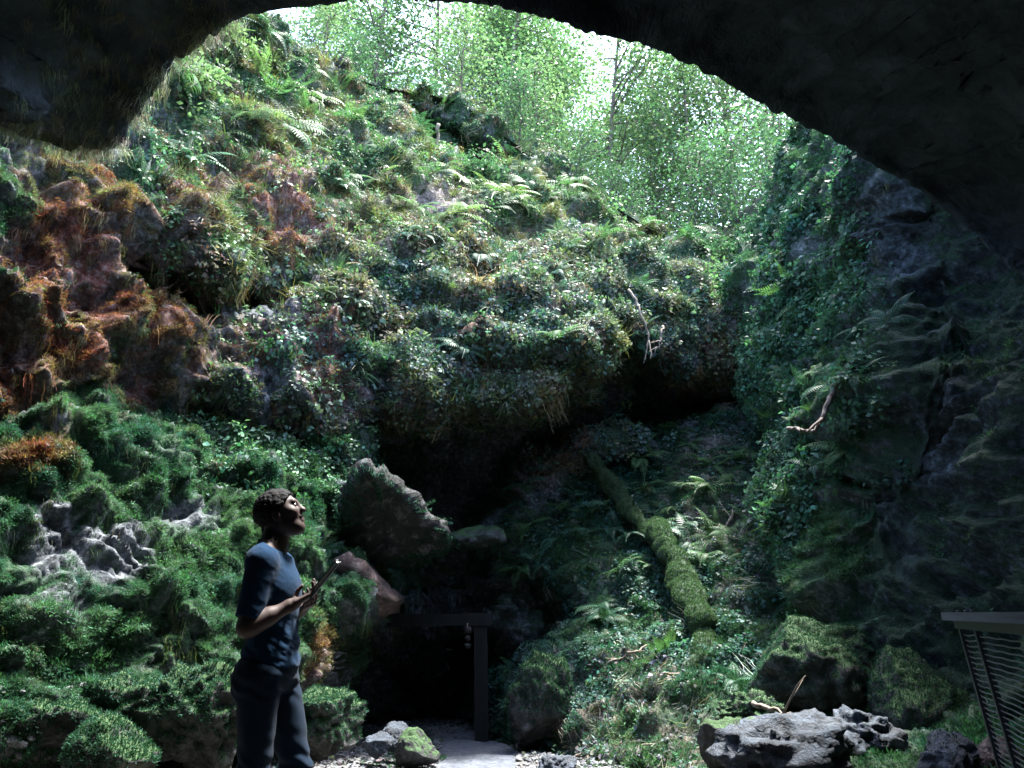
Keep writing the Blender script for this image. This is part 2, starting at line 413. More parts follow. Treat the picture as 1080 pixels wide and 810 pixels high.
ro2 = ridged(warp3 * np.array([0.55, 0.55, 0.9]) + 5, 4)
bl = billow(warp3 * 1.15, 4); bl2 = billow(warp3 * 3.1 + 7, 3)
disp = wB * (0.34 * big + 0.30 * ro2 + 0.10 * ro + 0.09 * bl + 0.07 * fine - 0.2 + 0.20 * sstep(330, 120, PX) * (ridged(np.stack([warp3[..., 0] * 1.7, warp3[..., 1] * 1.7, warp3[..., 2] * 0.4], -1), 3) - 0.6)) + wM * (0.24 * big + 0.20 * bl + 0.09 * bl2 + 0.05 * fine) \
     + wS * (0.16 * big + 0.14 * bl + 0.05 * fine) + wW * (0.25 * big + 0.20 * ro + 0.08 * strat + 0.05 * fine) + wG * (0.03 * big + 0.02 * fine)
POS = POS + NRM * disp[..., None]
NRM = grid_normals(POS)

# what grows or shows where (real surface colours, soft edged blobs broken up by noise)
pn = fbm(POS * 1.3 + 11, 5); pn2 = fbm(POS * 4 + 31, 4)
def blobs(lst, edge=0.35):
    m = np.zeros(PX.shape)
    for (cx, cy, rx, ry, a) in lst:
        d = np.sqrt(((PX - cx) / rx) ** 2 + ((PY - cy) / ry) ** 2)
        m = np.maximum(m, a * sstep(1.25, 0.6, d + 0.35 * pn + 0.25 * pn2))
    return m
redm = blobs([(60,300,75,130,1),(150,345,45,90,.8),(20,370,70,80,.8),(195,375,25,60,.6),(275,215,60,70,.75),(300,250,50,40,.9),(345,370,45,60,.8),(250,370,50,30,.6),
              (205,225,45,45,.8),(30,480,60,25,.7),(330,680,16,40,.6),(510,360,60,50,.5),(580,480,40,25,.7),(300,160,40,40,.5),(600,360,35,45,.4),(440,250,100,60,.35)])
rockm = blobs([(300,345,35,40,1),(320,400,90,40,.9),(335,370,60,50,.7),(460,205,22,30,1),(885,270,30,30,1),(950,245,40,60,1),(1020,480,45,70,.9),(980,590,30,50,.6),
               (115,585,45,30,1),(50,560,22,50,1),(130,600,30,22,1),(205,545,30,16,.8),(60,640,22,22,.6),(560,500,35,40,.9),(620,270,18,18,.6),(10,300,30,60,.7),(200,395,30,30,.6),
               (460,520,90,90,1),(740,400,100,60,.9),(300,240,30,50,.5),(210,330,70,40,.7),(450,700,120,80,1),(890,300,20,60,.7),(600,730,30,40,.9)])
litm = blobs([(680,730,60,45,.75),(740,560,60,50,.8),(640,775,70,30,.9),(790,620,40,40,.5),(760,500,60,40,.6),(690,800,100,40,1),(200,800,140,35,.8),(300,800,70,30,1),
              (390,790,60,40,.9),(450,280,120,70,.45),(540,260,100,60,.35),(330,110,90,50,.3),(260,470,40,20,.5)])
pathm = sdpoly([(462,770),(535,770),(548,812),(600,1200),(420,1200),(458,812)], wx, wy); pathm = sstep(-3, 6, pathm) * isG
moss = np.clip(0.95 - rockm + 0.35 * pn, 0, 1)
moss = np.where(isW > 0, np.clip(moss + 0.25, 0, 1), moss)
moss = moss * np.where(isG > 0, sstep(0.15, 0.6, pn), 1)
gravel = isG * (1 - pathm)
litm = np.maximum(litm, gravel * 0.55)
steep_under = NRM[..., 2] < -0.25                       # undersides of overhangs: bare rock
moss = np.where(steep_under, moss * 0.15, moss); redm = np.where(steep_under, redm * 0.4, redm)

wall_shade = sstep(885, 965, PX + 25 * pn) * isW  # shade put into the rock colour, deepening towards the wall's right end
sdB = sdpoly(base_poly, PX, PY)
vid = np.arange(PX.size).reshape(PX.shape)
okv = (sdB > -2) & (D < 30)
okf = okv[:-1, :-1] & okv[1:, :-1] & okv[1:, 1:] & okv[:-1, 1:]
fw = which[:-1, :-1].copy()
fw[(pathm[:-1, :-1] > 0.5)] = 5
allq = np.stack([vid[:-1, :-1], vid[1:, :-1], vid[1:, 1:], vid[:-1, 1:]], -1)
def terrain_piece(name, k):
    fc = allq[okf & (fw == k)]
    used, inv = np.unique(fc.ravel(), return_inverse=True)
    me = mesh_np(name, POS.reshape(-1, 3)[used], inv.reshape(-1, 4))
    for a, d in (('moss', moss), ('red', redm), ('litter', litm), ('path', pathm), ('wall_shade', wall_shade)):
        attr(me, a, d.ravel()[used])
    return tag(link(name, me, M_TER), kind='structure')
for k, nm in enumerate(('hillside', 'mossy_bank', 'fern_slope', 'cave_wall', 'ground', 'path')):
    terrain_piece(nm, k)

# land behind the ridge, where the trees stand
rp_ = [(225,-40,13.6),(262,12,14.2),(330,62,15.4),(400,92,16.5),(480,108,17.5),(540,150,17.5),(600,186,17.5),(660,226,17.5),(700,248,17.2),(760,258,16.4),(815,235,14.6),(850,150,12.5)]
rc = catmull(P(*np.array(rp_).T), 120)
rc = np.concatenate([[rc[0] + np.array([-25, 0, 6])], [rc[0] + np.array([-8, 0, 3])], rc, [rc[-1] + np.array([8, 0, 2])], [rc[-1] + np.array([25, 0, 3])]])
rows = []
for s in np.linspace(0, 1, 40):
    p = rc.copy(); dy = 45 * s ** 1.5; p[:, 1] += dy - 0.25; p[:, 2] += 0.22 * dy - 0.15
    p[:, 2] += 0.5 * fbm(p * 0.25, 3) * min(1, 4 * s); rows.append(p)
H = np.stack(rows)
me = mesh_np('hilltop', H.reshape(-1, 3), grid_faces(*H.shape[:2]))
for a, d in (('moss', 0.8), ('red', 0), ('litter', 0.5), ('path', 0), ('wall_shade', 0)): attr(me, a, np.full(H[..., 0].size, d))
tag(link('hilltop', me, M_TER), kind='structure')
def hill_z(x, y):
    d = (H[..., 0] - x) ** 2 + (H[..., 1] - y) ** 2
    return H.reshape(-1, 3)[d.argmin()][2]
# low ground sheet under everything
g = 160.0
tag(obj_np('lower_ground', [(-g, -g, -1.6), (g, -g, -1.6), (g, g, -1.6), (-g, g, -1.6)], [[0, 1, 2, 3]], M_CAVE), kind='structure')

# cave roof: overhang whose edge frames the opening
rim = [(-330,640,4.2),(-300,330,4.6),(-150,200,5.4),(-20,140,6.2),(45,142,6.9),(95,160,7.4),(128,146,7.4),(160,104,7.3),(205,52,7.2),(262,18,7.1),(340,8,7.0),(400,0,6.9),(450,3,6.8),(510,8,6.8),
       (560,17,6.8),(610,32,6.8),(660,46,6.8),(705,60,6.9),(755,85,7.0),(800,110,7.1),(835,128,7.2),(865,142,7.2),(900,163,7.3),(940,186,7.3),(985,215,7.2),(1040,262,6.9),(1110,340,6.4),(1190,560,5.6),(1260,860,5.0)]
NT = 420
rim = [(x, y, Y * (1 - 0.50 * math.exp(-((x - 500) / 330) ** 2 * 1.1))) for x, y, Y in rim]
rimc = catmull(np.array(rim, float), NT)
rimc[:, 0] += 2.5 * fbm(np.stack([rimc[:, 0] / 22, rimc[:, 1] / 22, 0 * rimc[:, 0]], -1), 3)
rimc[:, 1] += -2 + 3.0 * fbm(np.stack([rimc[:, 0] / 9, rimc[:, 1] / 9, 0 * rimc[:, 0] + 3], -1), 2) + (3.5 + 9 * sstep(300, 150, rimc[:, 0])) * fbm(np.stack([rimc[:, 0] / 22, rimc[:, 1] / 22, 0 * rimc[:, 0] + 5], -1), 3)
rim3 = P(*rimc.T)
tt = np.linspace(0, 1, NT); ph = math.pi * (1.08 - 1.16 * tt)
def arch(Y, rx, rz, zc): return np.stack([rx * np.cos(ph), np.full(NT, Y), zc + rz * np.sin(ph)], -1)
ax_ = unit3 = P(530, 330, 7) - EYE; ax_ = ax_ / np.linalg.norm(ax_)
rel = rim3 - EYE; perp = rel - (rel @ ax_)[:, None] * ax_; perp = perp / np.linalg.norm(perp, axis=1, keepdims=True)
def inset(f, o): return EYE + rel * f + perp * o
A1 = inset(0.30, 3.2); A2 = arch(-3.0, 6.5, 4.6, 0.2); A3 = arch(-7, 5.0, 3.4, 0); A4 = arch(-9, 0.6, 0.4, 0.6)
near_ = inset(0.95, 0.10); mid = inset(0.68, 1.0)
keys = np.stack([rim3, near_, mid, A1, A2, A3, A4])
inner = np.concatenate([catmull(keys[:3], 60), catmull(keys[2:], 80)[1:]])
cen = np.array([0, 3, 1.5])
out = rim3 - np.array([0, 3.0, 1.0]); out[:, 1] = 0; out /= np.linalg.norm(out, axis=1, keepdims=True)
O1 = rim3 + out * 0.5 + np.array([0, -0.25, 0.25]); O2 = rim3 + out * 1.2 + np.array([0, -0.9, 0.4]); O3 = arch(1.0, 8.6, 8.6, 0.3); O4 = arch(-6, 8.5, 7.0, 0); O5 = arch(-12, 1, 1, 0)
outer = catmull(np.stack([rim3, O1, O2, O3, O4, O5]), 60)[::-1][:-1]
RF = np.concatenate([outer, inner])
nO = len(outer)
nn = grid_normals(RF)
fad = np.ones(len(RF)); fad[nO - 30:nO + 30] = np.abs(np.linspace(-1, 1, 60)) ** 1.2 
dd = 0.42 * (2.0 - ridged(RF * 0.5, 4)) + 0.25 * (1 + fbm(RF * 0.35, 3)) + 0.08 * (1 + fbm(RF * 3, 3))
dd = dd * (1 + 2.0 * np.clip((4 - RF[..., 1]) / 6, 0, 1) * 0)
RF = RF + perp[None] * (np.maximum(dd, 0) * fad[:, None])[..., None] * 0.6
RF = RF + grid_normals(RF) * (0.06 * (fbm(RF * 1.3, 3) - 0.5) * np.minimum(fad * 2, 1)[:, None])[..., None]
tag(obj_np('cave_roof', RF.reshape(-1, 3), grid_faces(*RF.shape[:2]), M_CAVE), kind='structure')

# ------------------------------------------------------------------ scattering on the terrain
cell_area = np.linalg.norm(np.cross(POS[1:, :-1] - POS[:-1, :-1], POS[:-1, 1:] - POS[:-1, :-1]), axis=-1)
cellok = okf & (PX[:-1, :-1] > -60) & (PX[:-1, :-1] < 1140) & (PY[:-1, :-1] < 830)
edge_len = np.linalg.norm(POS[1:, 1:] - POS[:-1, :-1], axis=-1)
dist = np.linalg.norm(POS[:-1, :-1] - EYE, axis=-1)
stretch = edge_len / (dist * 2.8 * 1.41 / F)
facing = sstep(14, 5, stretch)                          # strongly stretched cells lie edge-on to the opening
def sample(wgt, n):
    w = (wgt[:-1, :-1] * cell_area * facing * cellok).ravel()
    c = rng.choice(w.size, n, p=w / w.sum())
    r, k = np.unravel_index(c, cell_area.shape); a = rng.random((n, 1)); b = rng.random((n, 1))
    L = lambda A: (A[r, k] * (1 - a) + A[r, k + 1] * a) * (1 - b) + (A[r + 1, k] * (1 - a) + A[r + 1, k + 1] * a) * b
    nr = L(NRM); nr /= np.linalg.norm(nr, axis=1, keepdims=True) + 1e-9
    return L(POS), nr, PX[r, k], PY[r, k], r, k
def frames(n):
    m = len(n); t = rng.normal(size=(m, 3)); t -= n * (t * n).sum(1, keepdims=True); t /= np.linalg.norm(t, axis=1, keepdims=True) + 1e-9
    return np.stack([t, np.cross(n, t), n], -1)          # columns
def eulers(M):
    return np.stack([np.arctan2(M[:, 2, 1], M[:, 2, 2]), np.arcsin(np.clip(-M[:, 2, 0], -1, 1)), np.arctan2(M[:, 1, 0], M[:, 0, 0])], 1)
def unit(v): return v / (np.linalg.norm(v, axis=-1, keepdims=True) + 1e-9)

protos = {}
def proto_col(key, meshes, material):
    c = bpy.data.collections.new(key)
    for k, me in enumerate(meshes):
        me.materials.append(material); o = bpy.data.objects.new(f'{key}_{k:02d}', me); c.objects.link(o)
    protos[key] = c; return c
def scatter(name, key, pos, M, scl, tint, label, cat):
    n = len(pos); me = bpy.data.meshes.new(name)
    me.vertices.add(n); me.vertices.foreach_set('co', np.ascontiguousarray(pos, np.float32).ravel())
    e = eulers(M)
    a = me.attributes.new('rot', 'FLOAT_VECTOR', 'POINT'); a.data.foreach_set('vector', np.ascontiguousarray(e, np.float32).ravel())
    a = me.attributes.new('scl', 'FLOAT', 'POINT'); a.data.foreach_set('value', np.ascontiguousarray(scl, np.float32))
    a = me.attributes.new('pid', 'INT', 'POINT'); a.data.foreach_set('value', rng.integers(0, len(protos[key].objects), n).astype(np.int32))
    attr(me, 'tint', tint)
    o = bpy.data.objects.new(name, me); COL.objects.link(o)
    ng = bpy.data.node_groups.new('scatter_' + name, 'GeometryNodeTree')
    ng.interface.new_socket('Geometry', in_out='INPUT', socket_type='NodeSocketGeometry')
    ng.interface.new_socket('Geometry', in_out='OUTPUT', socket_type='NodeSocketGeometry')
    N = ng.nodes; L = ng.links
    gi = N.new('NodeGroupInput'); go = N.new('NodeGroupOutput'); ip = N.new('GeometryNodeInstanceOnPoints')
    ci = N.new('GeometryNodeCollectionInfo'); ci.inputs['Collection'].default_value = protos[key]
    ci.inputs['Separate Children'].default_value = True; ci.inputs['Reset Children'].default_value = True
    def na(nm, ty):
        q = N.new('GeometryNodeInputNamedAttribute'); q.data_type = ty; q.inputs['Name'].default_value = nm
        return [s for s in q.outputs if s.enabled and s.name == 'Attribute'][0]
    er = N.new('FunctionNodeEulerToRotation'); L.new(na('rot', 'FLOAT_VECTOR'), er.inputs[0])
    L.new(gi.outputs[0], ip.inputs['Points']); L.new(ci.outputs[0], ip.inputs['Instance']); ip.inputs['Pick Instance'].default_value = True
    L.new(na('pid', 'INT'), ip.inputs['Instance Index']); L.new(er.outputs[0], ip.inputs['Rotation']); L.new(na('scl', 'FLOAT'), ip.inputs['Scale'])
    L.new(ip.outputs[0], go.inputs[0])
    md = o.modifiers.new('scatter', 'NODES'); md.node_group = ng
    return tag(o, label, cat, kind='stuff')

def blade_mesh(name, n, r, h, lean, w, droop=0.0, seg=2):
    v = []; f = []
    for k in range(n):
        a = random.uniform(0, 2 * math.pi); rr = r * math.sqrt(random.random()); hh = h * random.uniform(0.5, 1.2); ln = lean * random.uniform(0.2, 1.2)
        b = np.array([rr * math.cos(a), rr * math.sin(a), -0.1 * h]); a2 = a + random.uniform(-1, 1)
        d = np.array([math.cos(a2), math.sin(a2), 0]); s = np.array([-d[1], d[0], 0]) * w * random.uniform(0.7, 1.3)
        i0 = len(v)
        for q in range(seg + 1):
            t = q / seg; c = b + d * ln * t ** 1.3 + np.array([0, 0, hh * (t - droop * t * t)]); ww = (1 - t * 0.92)
            v += [c - s * ww, c + s * ww]
        for q in range(seg): f.append([i0 + 2 * q, i0 + 2 * q + 1, i0 + 2 * q + 3, i0 + 2 * q + 2])
    return mesh_np(name, np.array(v), np.array(f))
def leaf_quads(v, f, c, d, nrm, L, Wd):
    """a small folded leaf of four points from c along d"""
    d = unit(np.asarray(d, float)); s = unit(np.cross(d, nrm)); up = np.cross(s, d); i = len(v)
    v += [c, c + d * L * 0.5 + s * Wd + up * L * 0.06, c + d * L - up * L * 0.1, c + d * L * 0.5 - s * Wd + up * L * 0.06]
    f.append([i, i + 1, i + 2, i + 3])
def sprig_mesh(name, n, spread, h, L, wd):
    v = []; f = []
    for k in range(n):
        a = random.uniform(0, 2 * math.pi); rr = spread * math.sqrt(random.random())
        c = np.array([rr * math.cos(a), rr * math.sin(a), h * random.uniform(0.1, 1)])
        d = np.array([math.cos(a) + random.uniform(-.7, .7), math.sin(a) + random.uniform(-.7, .7), random.uniform(-0.5, 0.5)])
        leaf_quads(v, f, c, d, np.array([random.uniform(-.5, .5), random.uniform(-.5, .5), 1.0]), L * random.uniform(0.6, 1.3), wd * random.uniform(0.6, 1.3))
    return mesh_np(name, np.array(v), np.array(f))
def strand_mesh(name, n, r, length, w):
    v = []; f = []
    for k in range(n):                                       # thin ribbons that hang down
        c = np.array([random.gauss(0, r), random.gauss(0, r), random.uniform(-0.05, 0.05)]); L = length * random.uniform(0.3, 1.2)
        a = random.uniform(0, math.pi); s = np.array([math.cos(a), math.sin(a), 0]) * w * random.uniform(0.6, 1.6); i0 = len(v); j = np.zeros(3)
        for q in range(6):
            t = q / 5; j = j + np.array([random.gauss(0, .012), random.gauss(0, .012), 0])
            p = c + j + np.array([0, 0, -L * t]); v += [p - s * (1 - .7 * t), p + s * (1 - .7 * t)]
        for q in range(5): f.append([i0 + 2 * q, i0 + 2 * q + 1, i0 + 2 * q + 3, i0 + 2 * q + 2])
    return mesh_np(name, np.array(v), np.array(f))
def stone_mesh(name, seed):
    bm = bmesh.new(); bmesh.ops.create_icosphere(bm, subdivisions=2, radius=1)
    v = np.array([x.co[:] for x in bm.verts]); f = np.array([[q.index for q in p.verts] for p in bm.faces]); bm.free()
    r = 1 + 0.4 * noise(v * 1.3 + seed * 7.7); v = v * r[:, None] * np.array([1, 0.75, 0.5])
    return mesh_np(name, v, f, False)

proto_col('moss', [blade_mesh('moss', 46, 0.05, 0.022, 0.014, 0.0024, 0.2, 1) for _ in range(4)], M_TUFT)
proto_col('grass', [blade_mesh('grass', 16, 0.05, 0.30, 0.22, 0.006, 0.55, 3) for _ in range(4)], M_LEAFI)
proto_col('sprig', [sprig_mesh('sprig', 12, 0.09, 0.08, 0.055, 0.018) for _ in range(4)], M_LEAFI)
proto_col('strand', [strand_mesh('strand', 16, 0.05, 0.34, 0.0034) for _ in range(5)], M_TUFT)
proto_col('litter', [sprig_mesh('litter', 3, 0.05, 0.012, 0.06, 0.02) for _ in range(5)], M_LITTER)
M_STONE = rock_material('pale_stone', [(0.3, (0.05, 0.052, 0.055)), (0.5, (0.12, 0.122, 0.13)), (0.7, (0.28, 0.285, 0.3))], 14, 0.85, 0.02)
proto_col('stone', [stone_mesh('stone', k) for k in range(5)], M_STONE)

def jitter_col(base, n, amt=0.35):
    c = np.asarray(base, float); c = np.broadcast_to(c, (n, 3)) if c.ndim == 1 else c
    gr = np.clip((c[:, 1:2] - c[:, 0:1]) / (c[:, 1:2] + 1e-6) * 4, 0, 1); c = c * (1 + gr * np.array([-0.18, 0.0, 0.40]))
    return np.clip(c * (1 + amt * rng.normal(size=(n, 1)) * 0.6) * (1 + 0.12 * rng.normal(size=(n, 3))), 0.004, 0.8)
def lerp(a, b, t): return np.asarray(a) * (1 - t[:, None]) + np.asarray(b) * t[:, None]

noMouth = 1 - sstep(-4, 4, sdpoly([(362,650),(515,650),(545,690),(535,800),(440,800),(362,740)], PX, PY)) * isB
HOL = [[(126,232),(170,262),(235,300),(300,290),(340,312),(300,328),(262,322),(215,345),(165,330)],[(215,400),(250,434),(330,446),(400,476),(435,560),(380,560),(340,500),(250,466)],
       [(430,118),(500,150),(548,176),(535,188),(455,162)],[(390,424),(520,430),(620,400),(645,350),(665,340),(690,378),(760,398),(830,386),(845,460),(780,455),(640,465),(560,475),(540,560),(515,650),(380,650),(360,570)]]
for h_ in HOL: noMouth = noMouth * (1 - 0.93 * sstep(-3, 9, sdpoly(h_, wx, wy)) * isB)
pock = sstep(0.15, -0.35, ro2 - 0.75 + 0.4 * pn)
noMouth = noMouth * (1 - 0.75 * pock * isB)
nopath = (1 - pathm)
bare = blobs([(300,352,75,40,1),(330,402,80,38,1),(250,400,45,40,.9),(215,365,45,40,.8),(395,360,30,50,.7),(300,215,32,50,.8),(458,205,24,30,.9),(60,290,60,100,.55),(560,480,50,40,.6)])
noMouth = noMouth * (1 - 0.65 * bare * isB)
upper = isB * sstep(470, 400, PY)
# moss carpet
def moss_scatter(name, mask, n, scl, label):
    p, nr, px, py, r, k = sample(mask, n)
    t = np.clip(0.5 + 0.8 * fbm(p * 1.1 + 60, 3), 0, 1); rd = np.clip(redm[r, k] * 1.3 - 0.2 + 0.5 * pn2[r, k], 0, 1)
    c = lerp((0.026, 0.075, 0.036), (0.085, 0.14, 0.05), t)
    rr = np.clip(0.5 + fbm(p * 2.2 + 90, 2), 0, 1)
    c = c * (1 - rd[:, None]) + lerp((0.20, 0.045, 0.032), (0.18, 0.12, 0.06), rr) * rd[:, None]
    d = unit(nr + np.array([0, 0, 0.35]) * (1 - 2 * (nr[:, 2:] < -0.1)) + 0.25 * rng.normal(size=nr.shape))
    scatter(name, 'moss', p, frames(d), scl * rng.uniform(0.6, 1.4, len(p)) * np.clip(0.85 + 0.75 * fbm(p * 1.9 + 12, 3), 0.35, 1.6), jitter_col(c, len(p)), label, 'moss')
moss_scatter('bank_moss', isM * np.clip(moss * 1.2 - 0.1, 0, 1), 42000, 1.25, 'green and rust coloured moss carpet on the left rock bank')
moss_scatter('hill_moss', isB * noMouth * np.clip(np.maximum(moss * 0.7, redm * 1.2), 0, 1) * (0.15 + sstep(700, 0, PX) * sstep(480, 430, PY)), 52000, 1.35, 'green and red brown moss on the upper rock face')
moss_scatter('slope_moss', isS * np.clip(moss * 1.1 - 0.6 * litm, 0.1, 1), 36000, 1.4, 'dark green moss over the right hand slope')
moss_scatter('wall_moss', isW * np.clip(moss * 1.2 - 0.2, 0, 1) * (0.08 + sstep(950, 900, PX)), 20000, 1.4, 'dark moss on the right hand cave wall')
moss_scatter('ground_moss', isG * nopath * np.clip(moss - 0.1, 0, 1), 6000, 1.1, 'patches of moss on the stony ground')
# leaves, grass
def cover(name, key, mask, n, scl, c0, c1, label, cat, up=0.5, rnd=0.3, freq=0.9, off=0.0, brown=0.0):
    p, nr, px, py, r, k = sample(mask, n)
    t = np.clip(0.5 + 0.9 * fbm(p * freq + 20 + off, 3), 0, 1)
    d = unit(nr * (1 - up) + np.array([0, 0, up]) + rnd * rng.normal(size=nr.shape))
    col = lerp(c0, c1, t)
    if brown > 0:
        wb = np.clip(fbm(p * 1.4 + 77, 3) * 1.6 + 0.1, 0, 1) * (rng.random(n) < brown); col = col * (1 - wb[:, None]) + lerp((0.09, 0.055, 0.045), (0.20, 0.15, 0.11), rng.random(n)) * wb[:, None]
    sc = scl * rng.uniform(0.6, 1.4, n) * np.clip(0.95 + 0.5 * fbm(p * 1.7 + 33, 2), 0.5, 1.5)
    scatter(name, key, p + nr * 0.01, frames(d), sc, jitter_col(col, n, 0.4), label, cat)
hillgreen = upper * sstep(140, 240, PX + 0.35 * (300 - PY)) * np.clip(1.1 - 0.9 * redm, 0, 1) * noMouth
brow = isB * sstep(230, 330, PX) * sstep(250, 300, PY) * sstep(470, 440, PY) * noMouth
patch = np.clip(0.35 + 1.2 * fbm(POS * 0.8 + 70, 3), 0, 1)
cover('hill_grass', 'grass', hillgreen * patch, 8000, 0.9, (0.06, 0.105, 0.035), (0.15, 0.15, 0.055), 'tufts of long grass over the sunlit upper slope', 'grass', 0.45, 0.35, brown=0.5)
cover('hill_leaves', 'sprig', hillgreen * np.clip(1.3 - patch * 1.1, 0.12, 1), 15000, 0.95, (0.045, 0.10, 0.035), (0.11, 0.155, 0.05), 'small leafy plants covering the upper slope', 'ground cover', 0.4, 0.4, brown=0.75)
cover('brow_ivy', 'sprig', np.maximum(brow, 0.8 * isB * sstep(200, 260, PX) * sstep(380, 410, PY) * sstep(520, 490, PY) * noMouth), 11000, 1.0, (0.06, 0.095, 0.06), (0.15, 0.16, 0.10), 'grey green creeper hanging over the dark rock brow', 'creeper', 0.1, 0.5, brown=0.4)
cover('slope_leaves', 'sprig', isS * np.clip(1.1 - 1.1 * litm, 0.06, 1) * sstep(860, 780, PX) * np.clip(patch * 1.6 - 0.3, 0.03, 1), 6000, 0.75, (0.026, 0.07, 0.04), (0.06, 0.10, 0.055), 'small leafy plants on the right hand slope', 'ground cover', 0.5, 0.4)
cover('wall_leaves', 'sprig', isW * sstep(960, 900, PX) * patch, 6500, 1.1, (0.03, 0.075, 0.035), (0.07, 0.12, 0.05), 'small leaves on the right hand rock wall', 'ground cover', 0.2, 0.5)
cover('bank_leaves', 'sprig', isM * sstep(170, 230, PX) * sstep(560, 480, PY), 1500, 0.9, (0.04, 0.1, 0.04), (0.1, 0.15, 0.06), 'little leafy plants along the top of the mossy bank', 'ground cover', 0.4, 0.4)
cover('dead_leaves', 'litter', 0.8 * np.clip(litm * np.clip(0.5 + pn2, 0, 1), 0, 1) * (isS + isG * nopath + isB * noMouth * (PY < 420)), 7000, 0.7, (0.045, 0.042, 0.036), (0.20, 0.21, 0.205), 'pale and brown fallen leaves on the slopes', 'leaf litter', 0.2, 0.3, 5.0)
cover('brown_bracken', 'strand', hillgreen * sstep(0.1, 0.5, fbm(POS * 0.9 + 44, 3)), 5200, 0.7, (0.13, 0.075, 0.05), (0.24, 0.17, 0.10), 'withered brown fronds hanging among the green on the upper slope', 'withered plants', 0.7, 0.25)
p, nr, px, py, r, k = sample(isS * sstep(870, 820, PX) * (0.3 + litm) + 0.35 * hillgreen, 1500)
t = unit(np.cross(nr, rng.normal(size=nr.shape)) + 0.15 * nr)
scatter('twigs', 'strand', p + nr * 0.03, frames(t), rng.uniform(0.3, 1.0, len(p)), jitter_col(lerp((0.09, 0.075, 0.06), (0.32, 0.30, 0.27), rng.random(len(p))), len(p)), 'dead stems and twigs lying over the slopes', 'dead stems')
cover('gravel', 'stone', (isG * nopath * 1.0 + isS * litm * 0.12 + isM * sstep(720, 760, PY) * 0.3), 5000, 0.03, (0.3, 0.3, 0.3), (0.4, 0.4, 0.4), 'small pale stones strewn over the floor of the cave', 'gravel', 0.8, 0.3)
# hanging roots and drips: where the rock overhangs, where it is red, and along the left edge of the roof
under = (NRM[..., 2] < 0.25)
hang = under * (isB * np.maximum(noMouth, 0.3 * bare) * sstep(480, 450, PY) * (0.25 + redm) + 0.6 * isM * (PY < 700) + 0.2 * isW * sstep(960, 900, PX))
p, nr, px, py, r, k = sample(hang.astype(float), 6500)
rd = np.clip(redm[r, k] * 1.2, 0, 1); t = np.clip(0.5 + fbm(p * 2 + 9, 2), 0, 1)
c = lerp((0.04, 0.07, 0.03), (0.11, 0.115, 0.05), t) * (1 - rd[:, None]) + lerp((0.20, 0.06, 0.04), (0.24, 0.17, 0.09), t) * rd[:, None]
dz = unit(np.array([[0, 0, 1.0]]) + nr * 0.15 + 0.12 * rng.normal(size=nr.shape))
scatter('hanging_moss', 'strand', p + nr * 0.02, frames(dz), rng.uniform(0.2, 0.75, len(p)), jitter_col(c, len(p)), 'strands of moss and roots hanging from the overhanging rock', 'hanging moss')
NRT = 1000
ii = rng.choice(np.where((rimc[:, 0] > -20) & (rimc[:, 0] < 250))[0], NRT)
jj = nO + (rng.random(NRT) ** 1.3 * 46).astype(int)
p = RF[jj, ii] + rng.normal(size=(NRT, 3)) * 0.04; t = rng.random(NRT)
dz = unit(np.array([[0.0, 0, 1.0]]) + 0.25 * rng.normal(size=p.shape))
scatter('roof_roots', 'strand', p, frames(dz), rng.uniform(0.15, 0.6, NRT), jitter_col(lerp((0.10, 0.105, 0.07), (0.34, 0.33, 0.25), t), NRT), 'pale roots and dry grass hanging from the left edge of the cave roof', 'hanging roots')

def surf(px, py):
    i = np.abs(gx - px).argmin(); j = np.abs(gy - py).argmin()
    return POS[j, i], NRM[j, i], D[j, i]

# ------------------------------------------------------------------ ferns
def fern_mesh(name, nfr, L, material):
    v = []; f = []
    for k in range(nfr):
        a = 2 * math.pi * k / nfr + random.uniform(-.4, .4); ln = L * random.uniform(0.6, 1.1); rise = random.uniform(0.35, 0.95); dr = random.uniform(0.7, 1.25)
        d = np.array([math.cos(a), math.sin(a), 0]); s = np.array([-d[1], d[0], 0]); n = 15
        prev = None
        for q in range(n + 1):
            t = q / n; c = d * ln * t * 0.9 + np.array([0, 0, ln * (rise * t - dr * 0.75 * t * t)])
            if prev is not None:
                tan = unit(c - prev); up = np.cross(s, tan) * -1
                if q % 5 == 0 or q == 1:
                    pass
                w = ln * 0.26 * math.sin(math.pi * min(1, (t * 0.92 + 0.08))) ** 0.8 * (1.05 - 0.55 * t)
                for sg in (-1, 1):
                    dd = s * sg + tan * 0.55 - np.array([0, 0, 0.18]); leaf_quads(v, f, prev, dd, up, w, ln * 0.021)
            prev = c
        i = len(v); pts = [d * ln * t * 0.9 + np.array([0, 0, ln * (rise * t - dr * 0.75 * t * t)]) for t in (0, .33, .66, 1)]
        for q, c in enumerate(pts): v += [c - s * 0.004, c + s * 0.004]
        for q in range(3): f.append([i + 2 * q, i + 2 * q + 1, i + 2 * q + 3, i + 2 * q + 2])
    me = mesh_np(name, np.array(v), np.array(f)); me.materials.append(material); return me
fern_lib = {k: [fern_mesh('fern', random.choice((9, 11, 13)), 0.55, M_FERN[k]) for _ in range(3)] for k in range(4)}
FERNS = []
